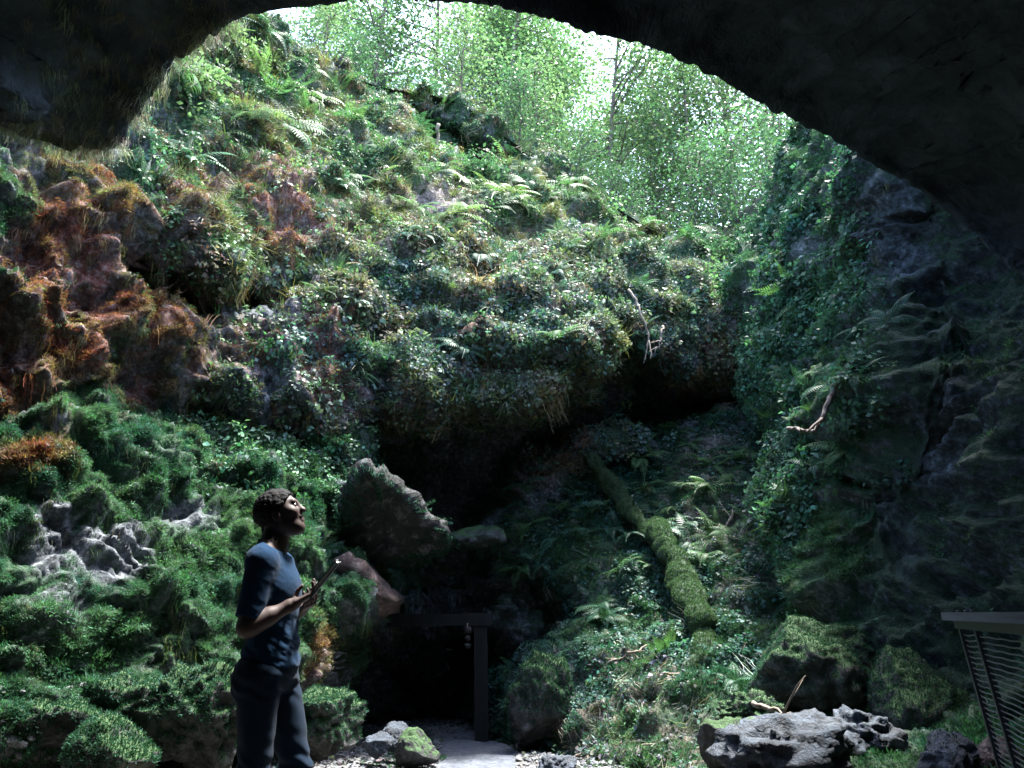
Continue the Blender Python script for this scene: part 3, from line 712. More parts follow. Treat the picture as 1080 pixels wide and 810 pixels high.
def plant_ferns(mask, n, kinds, size, label, group, up=0.55, mind=0.22):
    p, nr, px, py, r, k = sample(mask, n * 4); done = []
    for i in range(len(p)):
        if len(done) >= n: break
        if any(np.sum((p[i] - d) ** 2) < mind ** 2 for d in done): continue
        done.append(p[i]); kk = random.choice(kinds)
        o = bpy.data.objects.new('fern', random.choice(fern_lib[kk])); COL.objects.link(o)
        z = unit(nr[i] * (1 - up) + np.array([0, 0, up]) + rng.normal(size=3) * 0.12)
        o.rotation_euler = Vector(z).to_track_quat('Z', 'Y').to_matrix().to_euler() if False else Matrix(frames(z[None])[0].tolist()).to_euler()
        s = size * random.uniform(0.6, 1.35); o.scale = (s, s, s); o.location = p[i] - z * 0.03
        tag(o, label, 'fern', group); FERNS.append(o)
plant_ferns(upper * sstep(180, 260, PX + 0.35 * (300 - PY)) * sstep(260, 200, PY - (PX - 400) * 0.2) * noMouth, 80, (0, 0, 1, 2), 1.5, 'bright green fern growing high on the sunlit upper slope', 'ferns on the upper slope')
plant_ferns(brow * sstep(400, 330, PY), 45, (0, 2, 2, 3), 1.0, 'green or withered fern growing on the brow above the dark hollow', 'ferns on the brow')
plant_ferns(isS * sstep(640, 560, PY) * sstep(870, 800, PX), 95, (2, 2, 0), 0.95, 'dark green fern on the slope around the mossy fallen logs', 'ferns on the right slope')
plant_ferns(isS * sstep(590, 640, PY) * sstep(760, 720, PY) * sstep(880, 800, PX), 35, (2, 0, 2), 0.75, 'small green fern low on the littered slope', 'ferns at the foot of the slope')
plant_ferns(isW * sstep(945, 915, PX) * sstep(820, 850, PX) * sstep(260, 300, PY) * sstep(560, 450, PY), 35, (2, 2, 0), 0.8, 'drooping fern on the lit edge of the right rock wall', 'ferns on the right rock wall', 0.2)
plant_ferns(isM * sstep(200, 240, PX) * sstep(560, 500, PY), 8, (0, 2), 0.35, 'little fern on top of the mossy bank behind the person', 'ferns on the mossy bank')

# ------------------------------------------------------------------ trees beyond the ridge
def leaf_cloud(centers, n, spread, L, rnd=1.0):
    c = centers[rng.integers(0, len(centers), n)] + rng.normal(size=(n, 3)) * spread
    d = unit(rng.normal(size=(n, 3)) * np.array([1, 1, 0.6])); nr = unit(rng.normal(size=(n, 3)) * 0.8 + np.array([0, 0, 1.0]))
    s = unit(np.cross(d, nr)); l = L * rng.uniform(0.6, 1.3, (n, 1))
    v = np.stack([c, c + d * l * 0.5 + s * l * 0.3, c + d * l, c + d * l * 0.5 - s * l * 0.3], 1).reshape(-1, 3)
    return v, np.arange(4 * n).reshape(n, 4)
def tree_meshes(h, lean, nb, nl, L, spread, bare, lm):
    mb = MB(); n = 10; t = np.linspace(0, 1, n)
    tr = np.stack([lean[0] * t ** 1.4 * h + 0.12 * np.sin(t * 7 + random.random() * 6), lean[1] * t * h + 0.1 * np.sin(t * 5 + 2), h * t], 1)
    mb.add(*tube(tr, 0.0085 * h * (1 - 0.8 * t) + 0.012, 7)); cen = []
    for k in range(nb):
        f = bare + (1 - bare) * (k + random.random()) / nb; i = min(n - 2, int(f * (n - 1))); p0 = tr[i] + (tr[i + 1] - tr[i]) * (f * (n - 1) - i)
        a = random.uniform(0, 2 * math.pi); ln = h * random.uniform(0.16, 0.32) * (1.25 - f * 0.8)
        d = np.array([math.cos(a), math.sin(a), random.uniform(0.25, 0.9)]); d /= np.linalg.norm(d)
        q = np.linspace(0, 1, 5)[:, None]; pts = p0 + d * ln * q + np.array([0, 0, -0.12 * ln]) * q ** 2 + rng.normal(size=(5, 3)) * 0.05 * q
        mb.add(*tube(pts, 0.005 * h * (1 - f * 0.6) * (1 - 0.8 * q[:, 0]) + 0.006, 5))
        cen += [pts[2], pts[3], pts[4]]
        for m in range(4):
            j = random.choice((2, 3)); d2 = unit(d + rng.normal(size=3) * 0.7); l2 = ln * random.uniform(0.3, 0.6)
            pp = pts[j] + d2 * l2 * np.linspace(0, 1, 4)[:, None]; mb.add(*tube(pp, [0.012, 0.01, 0.008, 0.005], 4)); cen += [pp[2], pp[3], pp[3]]
    trunk = mesh_np('trunk', np.concatenate(mb.v), np.concatenate(mb.f)); trunk.materials.append(M_BARK)
    v, f = leaf_cloud(np.array(cen), nl, spread, L); crown = mesh_np('crown', v, f, False); crown.materials.append(lm)
    return trunk, crown
tree_kinds = [tree_meshes(12, (0.02, 0.0), 28, 7600, 0.165, 0.5, 0.12, M_TLEAF[0]), tree_meshes(14, (-0.06, 0.02), 26, 7000, 0.16, 0.52, 0.15, M_TLEAF[1]),
              tree_meshes(10, (0.12, 0.0), 24, 6600, 0.16, 0.5, 0.1, M_TLEAF[0]), tree_meshes(5, (0.1, -0.1), 20, 2600, 0.12, 0.42, 0.05, M_TLEAF[1]),
              tree_meshes(4, (-0.1, -0.05), 20, 3200, 0.11, 0.42, 0.0, M_TLEAF[2])]
tree_lab = ['slender tree with a straight trunk standing on the hill behind the opening', 'tall pale leaved tree with a bare lower trunk beyond the ridge',
            'leaning bushy tree with foliage down to the ridge', 'small pale green tree growing on the ridge against the white sky', 'low dark leaved bush tree rooted along the ridge']
def plant_tree(k, px, Y, sc, rz, sink=0.2):
    x = (px - 540) / F * Y * 1.05; z = hill_z(x, Y) - sink
    t = empty('tree', (x, Y, z), rz); t.scale = (sc, sc, sc)
    link('trunk', tree_kinds[k][0], None, t); link('crown', tree_kinds[k][1], None, t)
    return tag(t, tree_lab[k], 'tree', ['straight trees behind the ridge', 'tall pale trees behind the ridge', 'leaning trees behind the ridge', 'small trees on the ridge', 'bush trees on the ridge'][k])
for a in [(0, 380, 25, 1.0, 0.3), (1, 450, 29, 1.05, 1.9), (2, 520, 24, 1.0, 0.2), (0, 590, 29, 1.0, 2.4), (1, 650, 25, 0.95, 4.0), (0, 700, 28, 0.95, 5.1), (2, 735, 23, 0.9, 1.0),
          (1, 775, 27, 0.95, 2.8), (0, 830, 24, 0.9, 0.9), (0, 480, 36, 1.2, 1.2), (1, 560, 38, 1.1, 3.0), (2, 665, 36, 1.1, 5.5), (1, 830, 35, 1.1, 2.0),
          (2, 330, 30, 1.1, 4.2), (1, 400, 40, 1.2, 0.8), (2, 550, 27, 1.15, 3.9), (1, 610, 34, 1.25, 0.6), (2, 500, 31, 1.2, 5.2), (0, 640, 41, 1.4, 2.2), (2, 720, 32, 1.2, 3.3), (1, 790, 32, 1.2, 1.3), (3, 470, 19.5, 0.8, 0.5), (3, 560, 20, 0.9, 2.1), (4, 545, 18.6, 0.7, 1.4), (4, 610, 18.8, 0.6, 3.0),
          (4, 670, 18.5, 0.5, 0.1), (4, 740, 18, 0.8, 2.6), (4, 800, 17.0, 0.8, 4.6), (4, 845, 15.5, 0.8, 3.6),
          (4, 350, 18, 0.6, 2.0), (3, 300, 19, 0.8, 1.1), (4, 420, 18.6, 0.5, 5.0)]:
    plant_tree(*a)
# broad leaved shrub high on the left, against the roof edge
def shrub(name, px, py, rad, n, L, lm, label, squash=0.8):
    p, nr, d = surf(px, py); r = rad
    t = empty(name, p); mb = MB(); cen = []
    for k in range(14):
        dv = unit(nr * 0.8 + np.array([0, 0, 0.5]) + rng.normal(size=3) * 0.7); q = np.linspace(0, 1, 4)[:, None]
        pts = dv * r * random.uniform(0.6, 1.1) * q + np.array([0, 0, -0.2 * r]) * q ** 2; mb.add(*tube(pts, [0.012, 0.01, 0.007, 0.004], 5)); cen += [pts[1], pts[2], pts[3]]
    mb.build('stems', M_TWIG, t); v, f = leaf_cloud(np.array(cen), n, r * 0.16, L); obj_np('foliage', v, f, lm, t, False)
    return tag(t, label, 'shrub')
shrub('shrub', 196, 105, 0.8, 1300, 0.11, M_TLEAF[1], 'bright broad leaved shrub at upper left beneath the edge of the roof')
shrub('shrub', 235, 62, 0.8, 1000, 0.10, M_TLEAF[1], 'pale green shrub at the top of the left slope just under the roof')
shrub('shrub', 515, 195, 0.9, 1500, 0.10, M_TLEAF[2], 'dark bush below the shaded hollow in the middle of the upper slope')
shrub('shrub', 640, 232, 0.9, 1300, 0.10, M_TLEAF[0], 'light green bush on the ridge to the right of the hollow')
shrub('shrub', 740, 320, 1.0, 2200, 0.085, M_TLEAF[0], 'feathery green bush below the gap where the ridge dips')
shrub('shrub', 770, 285, 1.0, 2000, 0.085, M_TLEAF[2], 'soft dark green bush beside the top of the right rock wall')

# ------------------------------------------------------------------ rocks and logs
def moss_on(name, V, Fq, dens, size, parent, zmin=0.1, material=None, warp=1.0):
    """a coat of tiny blades standing on the upward faces of a mesh (given in the parent's own axes)"""
    V = np.asarray(V); tri = np.asarray(Fq)[:, :3]; a, b, c = V[tri[:, 0]], V[tri[:, 1]], V[tri[:, 2]]
    n = np.cross(b - a, c - a); ar = np.linalg.norm(n, axis=1) * (1.0 if Fq.shape[1] == 4 else 0.5); n = unit(n)
    ok = (n[:, 2] + warp * fbm((a + b + c) / 3 * 2.2 + 4, 3)) > zmin
    w = ar * ok; m = int(min(42000, dens * w.sum()))
    if m < 10: return None
    i = rng.choice(len(w), m, p=w / w.sum()); u = rng.random((m, 1)); v = rng.random((m, 1))
    p = a[i] + u * (b[i] - a[i]) + v * (c[i] - a[i]); nr = unit(n[i] + 0.45 * rng.normal(size=(m, 3)) + np.array([0, 0, 0.3]))
    s = unit(np.cross(nr, rng.normal(size=(m, 3)))); L = size * rng.uniform(0.5, 1.4, (m, 1)); w2 = size * 0.16
    p = p - nr * size * 0.15
    vv = np.stack([p - s * w2, p + s * w2, p + nr * L + s * w2 * 0.3, p + nr * L * 0.97 - s * w2 * 0.3], 1).reshape(-1, 3)
    return obj_np(name, vv, np.arange(4 * m).reshape(m, 4), material or M_MOSSJ, parent, False)

def rock_shape(seed, dims, facets=9, rough=0.12, sub=5, strat=0.0):
    bm = bmesh.new(); bmesh.ops.create_icosphere(bm, subdivisions=sub, radius=1)
    v = np.array([x.co[:] for x in bm.verts]); f = np.array([[q.index for q in p.verts] for p in bm.faces]); bm.free()
    rg = np.random.default_rng(seed); r = np.full(len(v), 1.25)
    for k in range(facets):
        nrm = unit(rg.normal(size=3)); d = rg.uniform(0.72, 1.02); cs = v @ nrm
        r = np.minimum(r, np.where(cs > 0.05, d / np.maximum(cs, 0.05), 9))
    r = np.minimum(r, 1.3); p = v * r[:, None]
    p = p * (1 + rough * fbm(p * 1.6 + seed, 4) + rough * 0.5 * ridged(p * 2.6 + seed * 3, 3) - rough * 0.3)[:, None]
    if strat: p = p * (1 + strat * ridged(np.stack([p[:, 0] * .6, p[:, 1] * .6, p[:, 2] * 3.4 + p[:, 0]], -1) + seed, 2))[:, None]
    p = p / np.percentile(np.abs(p), 99, axis=0)
    return p * np.asarray(dims), f
def boulder(seed, px, py, Y, wpx, hpx, material, label, depth=0.8, rot=0.0, moss=None, facets=9, rough=0.12, strat=0.0, name='boulder', tilt=0.0):
    c = P(px, py, Y); k = Y / (F * 0.97); hw, hh = wpx * k / 2, hpx * k / 2
    V, f = rock_shape(seed, (hw, hw * depth, hh), facets, rough, 5, strat)
    M = (Matrix.Rotation(rot, 3, 'Z') @ Matrix.Rotation(tilt, 3, 'Y')); V = V @ np.array(M).T
    if moss is None:
        o = obj_np(name, V, f, material); o.location = c; return tag(o, label, 'rock')
    t = empty(name, c); obj_np('rock', V, f, material, t); moss_on('moss', V, f, moss[0], moss[1], t, moss[2])
    return tag(t, label, 'rock')
boulder(3, 843, 801, 5.6, 160, 82, M_GREY, 'largest bare grey craggy rock in the right foreground', 0.7, 0.3, None, 12, 0.24, 0.09, tilt=-0.15)
boulder(14, 912, 780, 5.9, 84, 52, M_GREY, 'grey ridged rock just right of the largest one in the foreground', 0.8, 0.9, None, 10, 0.22, 0.09)
boulder(25, 1000, 806, 5.2, 82, 56, M_GREY, 'grey rock with a mossy front near the foot of the railing', 0.8, 1.4, (1500, 0.02, 0.9), 9, 0.14)
boulder(36, 1050, 806, 5.0, 46, 48, M_BROWN, 'small purplish brown rock behind the wire railing', 0.9, 0.2, None)
boulder(47, 792, 756, 6.6, 70, 44, M_MROCK, 'low dark rock behind the bare grey rocks', 0.8, 0.5, (6000, 0.018, 0.3), 2, 0.35)
boulder(58, 765, 782, 6.3, 52, 46, M_MROCK, 'dark knobbly rock at the left end of the bare grey rocks', 0.9, 2.0, None)
boulder(69, 862, 702, 7.6, 138, 104, M_MROCK, 'big round dark green moss covered boulder below the right rock wall', 0.9, 0.4, (9000, 0.02, -0.2), 7, 0.14, name='mossy_boulder')
boulder(71, 955, 745, 6.9, 92, 108, M_MROCK, 'dome shaped moss covered boulder left of the railing', 0.9, 1.1, (9000, 0.02, -0.3), 6, 0.1, name='mossy_boulder')
boulder(82, 208, 762, 6.1, 124, 100, M_MROCK, 'mossy topped boulder with a dark bare front just left of the person', 0.6, 0.1, (11000, 0.024, 0.15), 3, 0.3, name='mossy_boulder')
boulder(83, 128, 758, 6.1, 100, 80, M_MROCK, 'low mossy hump between the dark fronted boulder and the left edge', 0.7, 0.5, (11000, 0.024, -0.2), 3, 0.28, name='mossy_boulder')
boulder(93, 118, 796, 5.5, 80, 70, M_MROCK, 'small round moss cushion in the left foreground', 0.9, 0.3, (12000, 0.024, -0.4), 5, 0.08, name='mossy_boulder')
boulder(94, 48, 765, 5.7, 90, 50, M_MROCK, 'moss covered rock at the far left edge foot of the bank', 0.8, 0.7, (9000, 0.024, -0.3), 7, 0.12, name='mossy_boulder')
boulder(95, 336, 758, 7.2, 92, 66, M_MROCK, 'mossy boulder right of the person before the dark tunnel', 0.8, 0.9, (11000, 0.022, -0.1), 3, 0.25, name='mossy_boulder')
boulder(106, 440, 792, 8.4, 42, 40, M_MROCK, 'small dark rock beside the left edge of the path', 0.9, 0.5, None, 8, 0.1)
boulder(107, 420, 778, 8.8, 34, 26, M_GREY, 'small pale stone just left of the dark rock by the path', 0.9, 1.5, None)
boulder(108, 398, 786, 8.3, 34, 22, M_GREY, 'flat pale stone among rubble between the mossy boulder and path', 0.9, 2.5, None)
boulder(109, 572, 742, 10.0, 70, 88, M_MROCK, 'dark rounded boulder with a mossy crown at the right side of the path', 0.8, 0.5, (8000, 0.028, -0.15), 6, 0.16, name='mossy_boulder')
boulder(110, 590, 808, 7.6, 40, 22, M_GREY, 'grey stone at the bottom edge near the path', 0.9, 0.8, None)

def prism_rock(name, outline, Y, depth, material, label, seed, moss=None, slope=0.0):
    """an angular block: front outline at depth Y, running back"""
    ol = np.array(outline, float); seg = []
    for i in range(len(ol)):
        a, b = ol[i], ol[(i + 1) % len(ol)]; m = max(2, int(np.linalg.norm(b - a) / 4))
        seg.append(a + (b - a) * np.linspace(0, 1, m, endpoint=False)[:, None])
    ol = np.concatenate(seg); n = len(ol); cen = ol.mean(0); rows = []
    for t, sc in ((-0.12, 0.0), (-0.12, 0.4), (-0.10, 0.75), (-0.02, 0.97), (0.1, 1.0), (0.4, 1.0), (0.75, 1.0), (1.0, 0.97), (1.05, 0.5)):
        q = cen + (ol - cen) * sc; yy = Y + slope * (q[:, 1] - cen[1]) / 100
        w = P(q[:, 0], q[:, 1], yy); w[:, 1] += depth * t; rows.append(w)
    V = np.stack(rows)
    V += (0.05 * fbm(V * 1.6 + seed, 4) + 0.05 * ridged(V * 5 + seed, 4))[..., None] * grid_normals(V)
    fq = grid_faces(len(rows), n); last = np.array([[r * n + n - 1, (r + 1) * n + n - 1, (r + 1) * n, r * n] for r in range(len(rows) - 1)])
    fq = np.concatenate([fq, last]); V = V.reshape(-1, 3); c = V.mean(0)
    if moss is None:
        o = obj_np(name, V - c, fq, material); o.location = c; return tag(o, label, 'rock')
    t = empty(name, c); obj_np('rock', V - c, fq, material, t); moss_on('moss', V - c, fq, moss[0], moss[1], t, moss[2])
    return tag(t, label, 'rock')
M_SLAB = rock_material('slab_limestone', [(0.3, (0.012, 0.013, 0.014)), (0.52, (0.026, 0.026, 0.026)), (0.72, (0.17, 0.17, 0.18))], 5, 0.8, 0.05)
prism_rock('rock_slab', [(384, 484), (402, 492), (434, 522), (470, 560), (460, 571), (438, 580), (412, 590), (384, 590), (364, 574), (358, 545), (368, 508)], 9.4, 1.6, M_SLAB,
           'big leaning grey rock slab jutting from the bank above the tunnel', 2.0, (4500, 0.035, 0.45), 1.3)
prism_rock('rock_slab', [(362, 588), (378, 598), (411, 632), (406, 642), (388, 648), (362, 652), (350, 620)], 8.9, 1.2, M_BROWN, 'small brownish pointed slab beside the mossy bank edge', 5.0, None, 0.9)
prism_rock('rock_ledge', [(472, 563), (500, 559), (529, 562), (531, 569), (505, 572), (472, 573)], 11.2, 0.9, M_MROCK, 'narrow mossy rock ledge above the tunnel mouth', 8.0, (3000, 0.04, 0.2))

M_LOG = plain('mossy_bark', (0.028, 0.05, 0.028), 0.9, 14, 0.6, 0.02)
M_LOGMOSS = leaf_material('log_moss', (0.058, 0.098, 0.048), 0.85, 0.25, 0.55)
def log(pts, rad, label, seed, broken=True):
    c = catmull(P(*np.array(pts, float).T), 60); c += 0.05 * np.stack([fbm(c * 1.6 + k * 9, 3) for k in range(3)], -1)
    r = np.interp(np.linspace(0, 1, 60), np.linspace(0, 1, len(rad)), rad) * (1 + 0.22 * fbm(c * 3.5 + seed, 3))
    r[:3] *= (0.45, 0.75, 0.95); r[-3:] *= (0.95, 0.75, 0.4)
    V, f = tube(c, r, 22); o = c[0].copy(); V = V - o; cc = np.concatenate([np.repeat(c, 22, 0), c[:1], c[-1:]]) - o
    V = V + unit(V - cc) * (0.045 * fbm(V * 4 + seed, 3) + 0.02 * fbm(V * 14 + seed, 2))[:, None]
    t = empty('fallen_log', o); obj_np('trunk', V, f, M_LOG, t); moss_on('moss', V, f, 15000, 0.022, t, -0.15, M_LOGMOSS, 0.8)
    return tag(t, label, 'log')
def onslope(px, py, lift): 
    p, n, d = surf(px, py); return (px, py, d - lift)
M_LOGEND = plain('log_end_wood', (0.35, 0.33, 0.25), 0.85, 18, 0.4, 0.01)
log([onslope(622, 478, 0.25), onslope(645, 512, 0.3), onslope(668, 542, 0.35), onslope(700, 580, 0.3)], [0.10, 0.115, 0.12, 0.11], 'upper mossy fallen log lying down the slope, the thinner one', 3)
log([onslope(690, 548, 0.45), onslope(704, 582, 0.5), onslope(722, 620, 0.5), onslope(746, 664, 0.4)], [0.125, 0.15, 0.165, 0.155], 'lower mossy fallen log, the thicker one with a blunt lower end', 6)
log([onslope(742, 655, 0.25), onslope(744, 680, 0.2), onslope(742, 706, 0.1)], [0.12, 0.12, 0.17], 'dark mossy stump that holds up the lower log', 9)

def branch(pts, r0, label, twigs=3, name='dead_branch', material=None):
    c = catmull(P(*np.array(pts, float).T), 20); c += 0.012 * rng.normal(size=c.shape); mb = MB(); o = c[0].copy()
    mb.add(*tube(c - o, np.linspace(r0, r0 * 0.4, 20), 6))
    for k in range(twigs):
        i = random.randint(4, 16); d = unit(unit(c[i + 1] - c[i]) + rng.normal(size=3) * 0.8); l = random.uniform(0.15, 0.4)
        q = np.linspace(0, 1, 5)[:, None]; mb.add(*tube(c[i] - o + d * l * q + rng.normal(size=(5, 3)) * 0.01 * q, np.linspace(r0 * .5, r0 * .2, 5), 5))
    b = mb.build(name, material or M_TWIG); b.location = o; return tag(b, label, 'branch')
branch([(889, 392, 8.0), (876, 420, 7.95), (866, 445, 7.9), (857, 456, 7.9)], 0.04, 'dark bare branch slanting against the right rock wall', 1, 'dead_branch', M_BARK)
branch([(832, 452, 8.3), (846, 453, 8.0), (858, 457, 7.9)], 0.022, 'short horizontal stick at the lower end of the slanting wall branch', 0, 'dead_branch', M_BARK)
branch([onslope(738, 590, .15), onslope(752, 570, .2), onslope(770, 548, .15), onslope(778, 520, .15)], 0.03, 'bleached dead branch lying on the litter right of the logs', 4)
branch([onslope(640, 700, .15), onslope(668, 688, .25), onslope(690, 676, .15)], 0.022, 'thin dead stick lying on the slope left of the stump', 3)
branch([onslope(760, 700, .15), onslope(785, 692, .25), onslope(815, 688, .2)], 0.022, 'pale broken twig lying between the stump and the big mossy boulder', 4)
branch([onslope(600, 800, .1), onslope(640, 790, .15), onslope(690, 786, .1)], 0.02, 'thin twig on the bare litter at the foot of the slope', 3)
branch([(792, 742, 6.1), (830, 752, 5.9), (850, 765, 5.7)], 0.02, 'dead twig leaning over the low dark rock in the foreground', 2)
branch([(664, 305, 11.0), (676, 330, 10.9), (684, 355, 10.9), (686, 378, 10.9)], 0.022, 'dangling root at the right end of the hanging brow', 3, 'hanging_root')
branch([(700, 344, 10.8), (697, 360, 10.7), (690, 372, 10.7)], 0.02, 'curved pale root hanging below the feathery bush', 2, 'hanging_root')
branch([(462, 130, 16.0), (461, 160, 16.1), (463, 190, 16)], 0.05, 'pale thin dead trunk in the shaded hollow under the ridge', 1, 'dead_tree')

# ------------------------------------------------------------------ timber frame at the tunnel
M_WOOD = plain('weathered_timber', (0.006, 0.008, 0.008), 0.85, 9, 0.45, 0.012, stretch=(1, 1, 0.15))
M_BONE = plain('pale_carving', (0.03, 0.03, 0.03), 0.8, 20, 0.3, 0.008)
Yf = 11.3
def beam(mb, a, b, hw, hd):
    a = np.asarray(a, float); b = np.asarray(b, float); d = b - a; L = np.linalg.norm(d); d /= L; n = 14
    y = np.array([0, 1, 0.0]); x = unit(np.cross(y, d)); rows = []
    for q in range(n):
        c = a + d * L * q / (n - 1); w = hw * (1 + 0.04 * math.sin(q * 1.7 + a[0] * 5))
        rows += [c - x * w - y * hd, c + x * w - y * hd, c + x * w + y * hd, c - x * w + y * hd]
    f = [[4 * q + s, 4 * q + (s + 1) % 4, 4 * q + 4 + (s + 1) % 4, 4 * q + 4 + s] for q in range(n - 1) for s in range(4)] + [[3, 2, 1, 0], [4 * n - 4, 4 * n - 3, 4 * n - 2, 4 * n - 1]]
    mb.add(np.array(rows), np.array(f))
fr = empty('timber_frame', P(440, 786, Yf))
fo = np.array(fr.location)
for px in (376, 508):
    mb = MB(); beam(mb, P(px, 786, Yf) - fo, P(px - 1, 660, Yf) - fo, 0.09, 0.09); mb.build('post', M_WOOD, fr, False)
mb = MB(); beam(mb, P(360, 655, Yf) - fo, P(520, 653, Yf) - fo, 0.08, 0.11); mb.build('lintel', M_WOOD, fr, False)
tag(fr, 'dark timber frame of two posts and a lintel at the tunnel mouth', 'timber frame')
for px, lab in ((389, 'pale knobbly ornament hanging by the left tunnel post'), (493, 'pale knobbly ornament hanging by the right tunnel post')):
    t = empty('hanging_ornament', P(px, 661, Yf - 0.13)); o = np.array(t.location)
    for py, r in ((665, .06), (673, .045), (681, .05)):
        V, f = rock_shape(px + py, (r, r, r * 0.9), 6, 0.15, 3); V = V + (P(px, py, Yf - 0.13) - o); obj_np('bead', V, f, M_BONE, t)
    V, f = tube(np.stack([np.array([0, 0, 0.05]), P(px, 683, Yf - 0.13) - o]), 0.008, 5); obj_np('cord', V, f, M_TWIG, t)
    tag(t, lab, 'ornament')

# ------------------------------------------------------------------ railing on the right
M_RAILW = plain('grey_rail_board', (0.07, 0.085, 0.105), 0.7, 6, 0.35, 0.004, stretch=(0.3, 0.3, 6))
M_STEEL = plain('dull_steel', (0.05, 0.06, 0.07), 0.5, 30, 0.2, 0.0, 0.5)
M_WIRE = plain('wire', (0.22, 0.24, 0.26), 0.4, 30, 0.15, 0.0, 0.6)
r0 = P(1008, 650, 3.6); rd = unit(np.array([-0.36, -1.0, 0]))
rl = empty('railing', (r0[0], r0[1], r0[2] - 1.1))
rside = np.array([rd[1], -rd[0], 0]) * -1
lean = np.array([0.13, 0.0, -1.0])                       # the panel leans outward at its top
def RP(s, h, off=0.0): return rd * s + lean * h + np.array([0, 0, 1.1]) + rside * off
mb = MB()
def bar(mb, a, b, w, t, upv=np.array([0, 0, 1.0])):
    d = unit(b - a); x = unit(np.cross(d, upv)); u = np.cross(x, d); L = []
    for c in (a, b): L += [c - x * w - u * t, c + x * w - u * t, c + x * w + u * t, c - x * w + u * t]
    mb.add(np.array(L), np.array([[0, 1, 5, 4], [1, 2, 6, 5], [2, 3, 7, 6], [3, 0, 4, 7], [3, 2, 1, 0], [4, 5, 6, 7]]))
bar(mb, RP(-0.05, 0), RP(2.3, 0), 0.05, 0.017); mb.build('top_rail', M_RAILW, rl, False)
mb = MB(); bar(mb, RP(0.03, 0.035), RP(2.3, 0.035), 0.02, 0.016); mb.build('under_rail', M_STEEL, rl, False)
for s in (0.06, 0.40, 1.5):
    mb = MB(); bar(mb, RP(s, 0.05), RP(s, 1.1), 0.012, 0.016, rd); mb.build('post', M_STEEL, rl, False)
mb = MB()
for k in range(44):
    h = 0.075 + 0.0225 * k; n = 14; ss = np.linspace(0.06, 0.40, n)
    pts = np.stack([RP(s, h + 0.0015 * math.sin(i * 1.9 + k) + 0.003 * math.sin(i * .45)) for i, s in enumerate(ss)]); mb.add(*tube(pts, 0.0030, 5, False))
mb.build('wire_panel', M_WIRE, rl)
mb = MB()
for k in range(44):
    h = 0.075 + 0.0225 * k; ss = np.linspace(0.40, 1.5, 24)
    pts = np.stack([RP(s, h + 0.0012 * math.sin(i * 1.3 + k)) for i, s in enumerate(ss)]); mb.add(*tube(pts, 0.0030, 5, False))
mb.build('wire_panel', M_WIRE, rl)
for s in (0.09, 0.27, 0.40):
    mb = MB(); mb.add(*tube(np.stack([RP(s, -0.016), RP(s, -0.026)]), 0.008, 8)); mb.build('bolt', M_WIRE, rl)
tag(rl, 'metal railing with wire mesh and a flat grey top rail at right', 'railing')

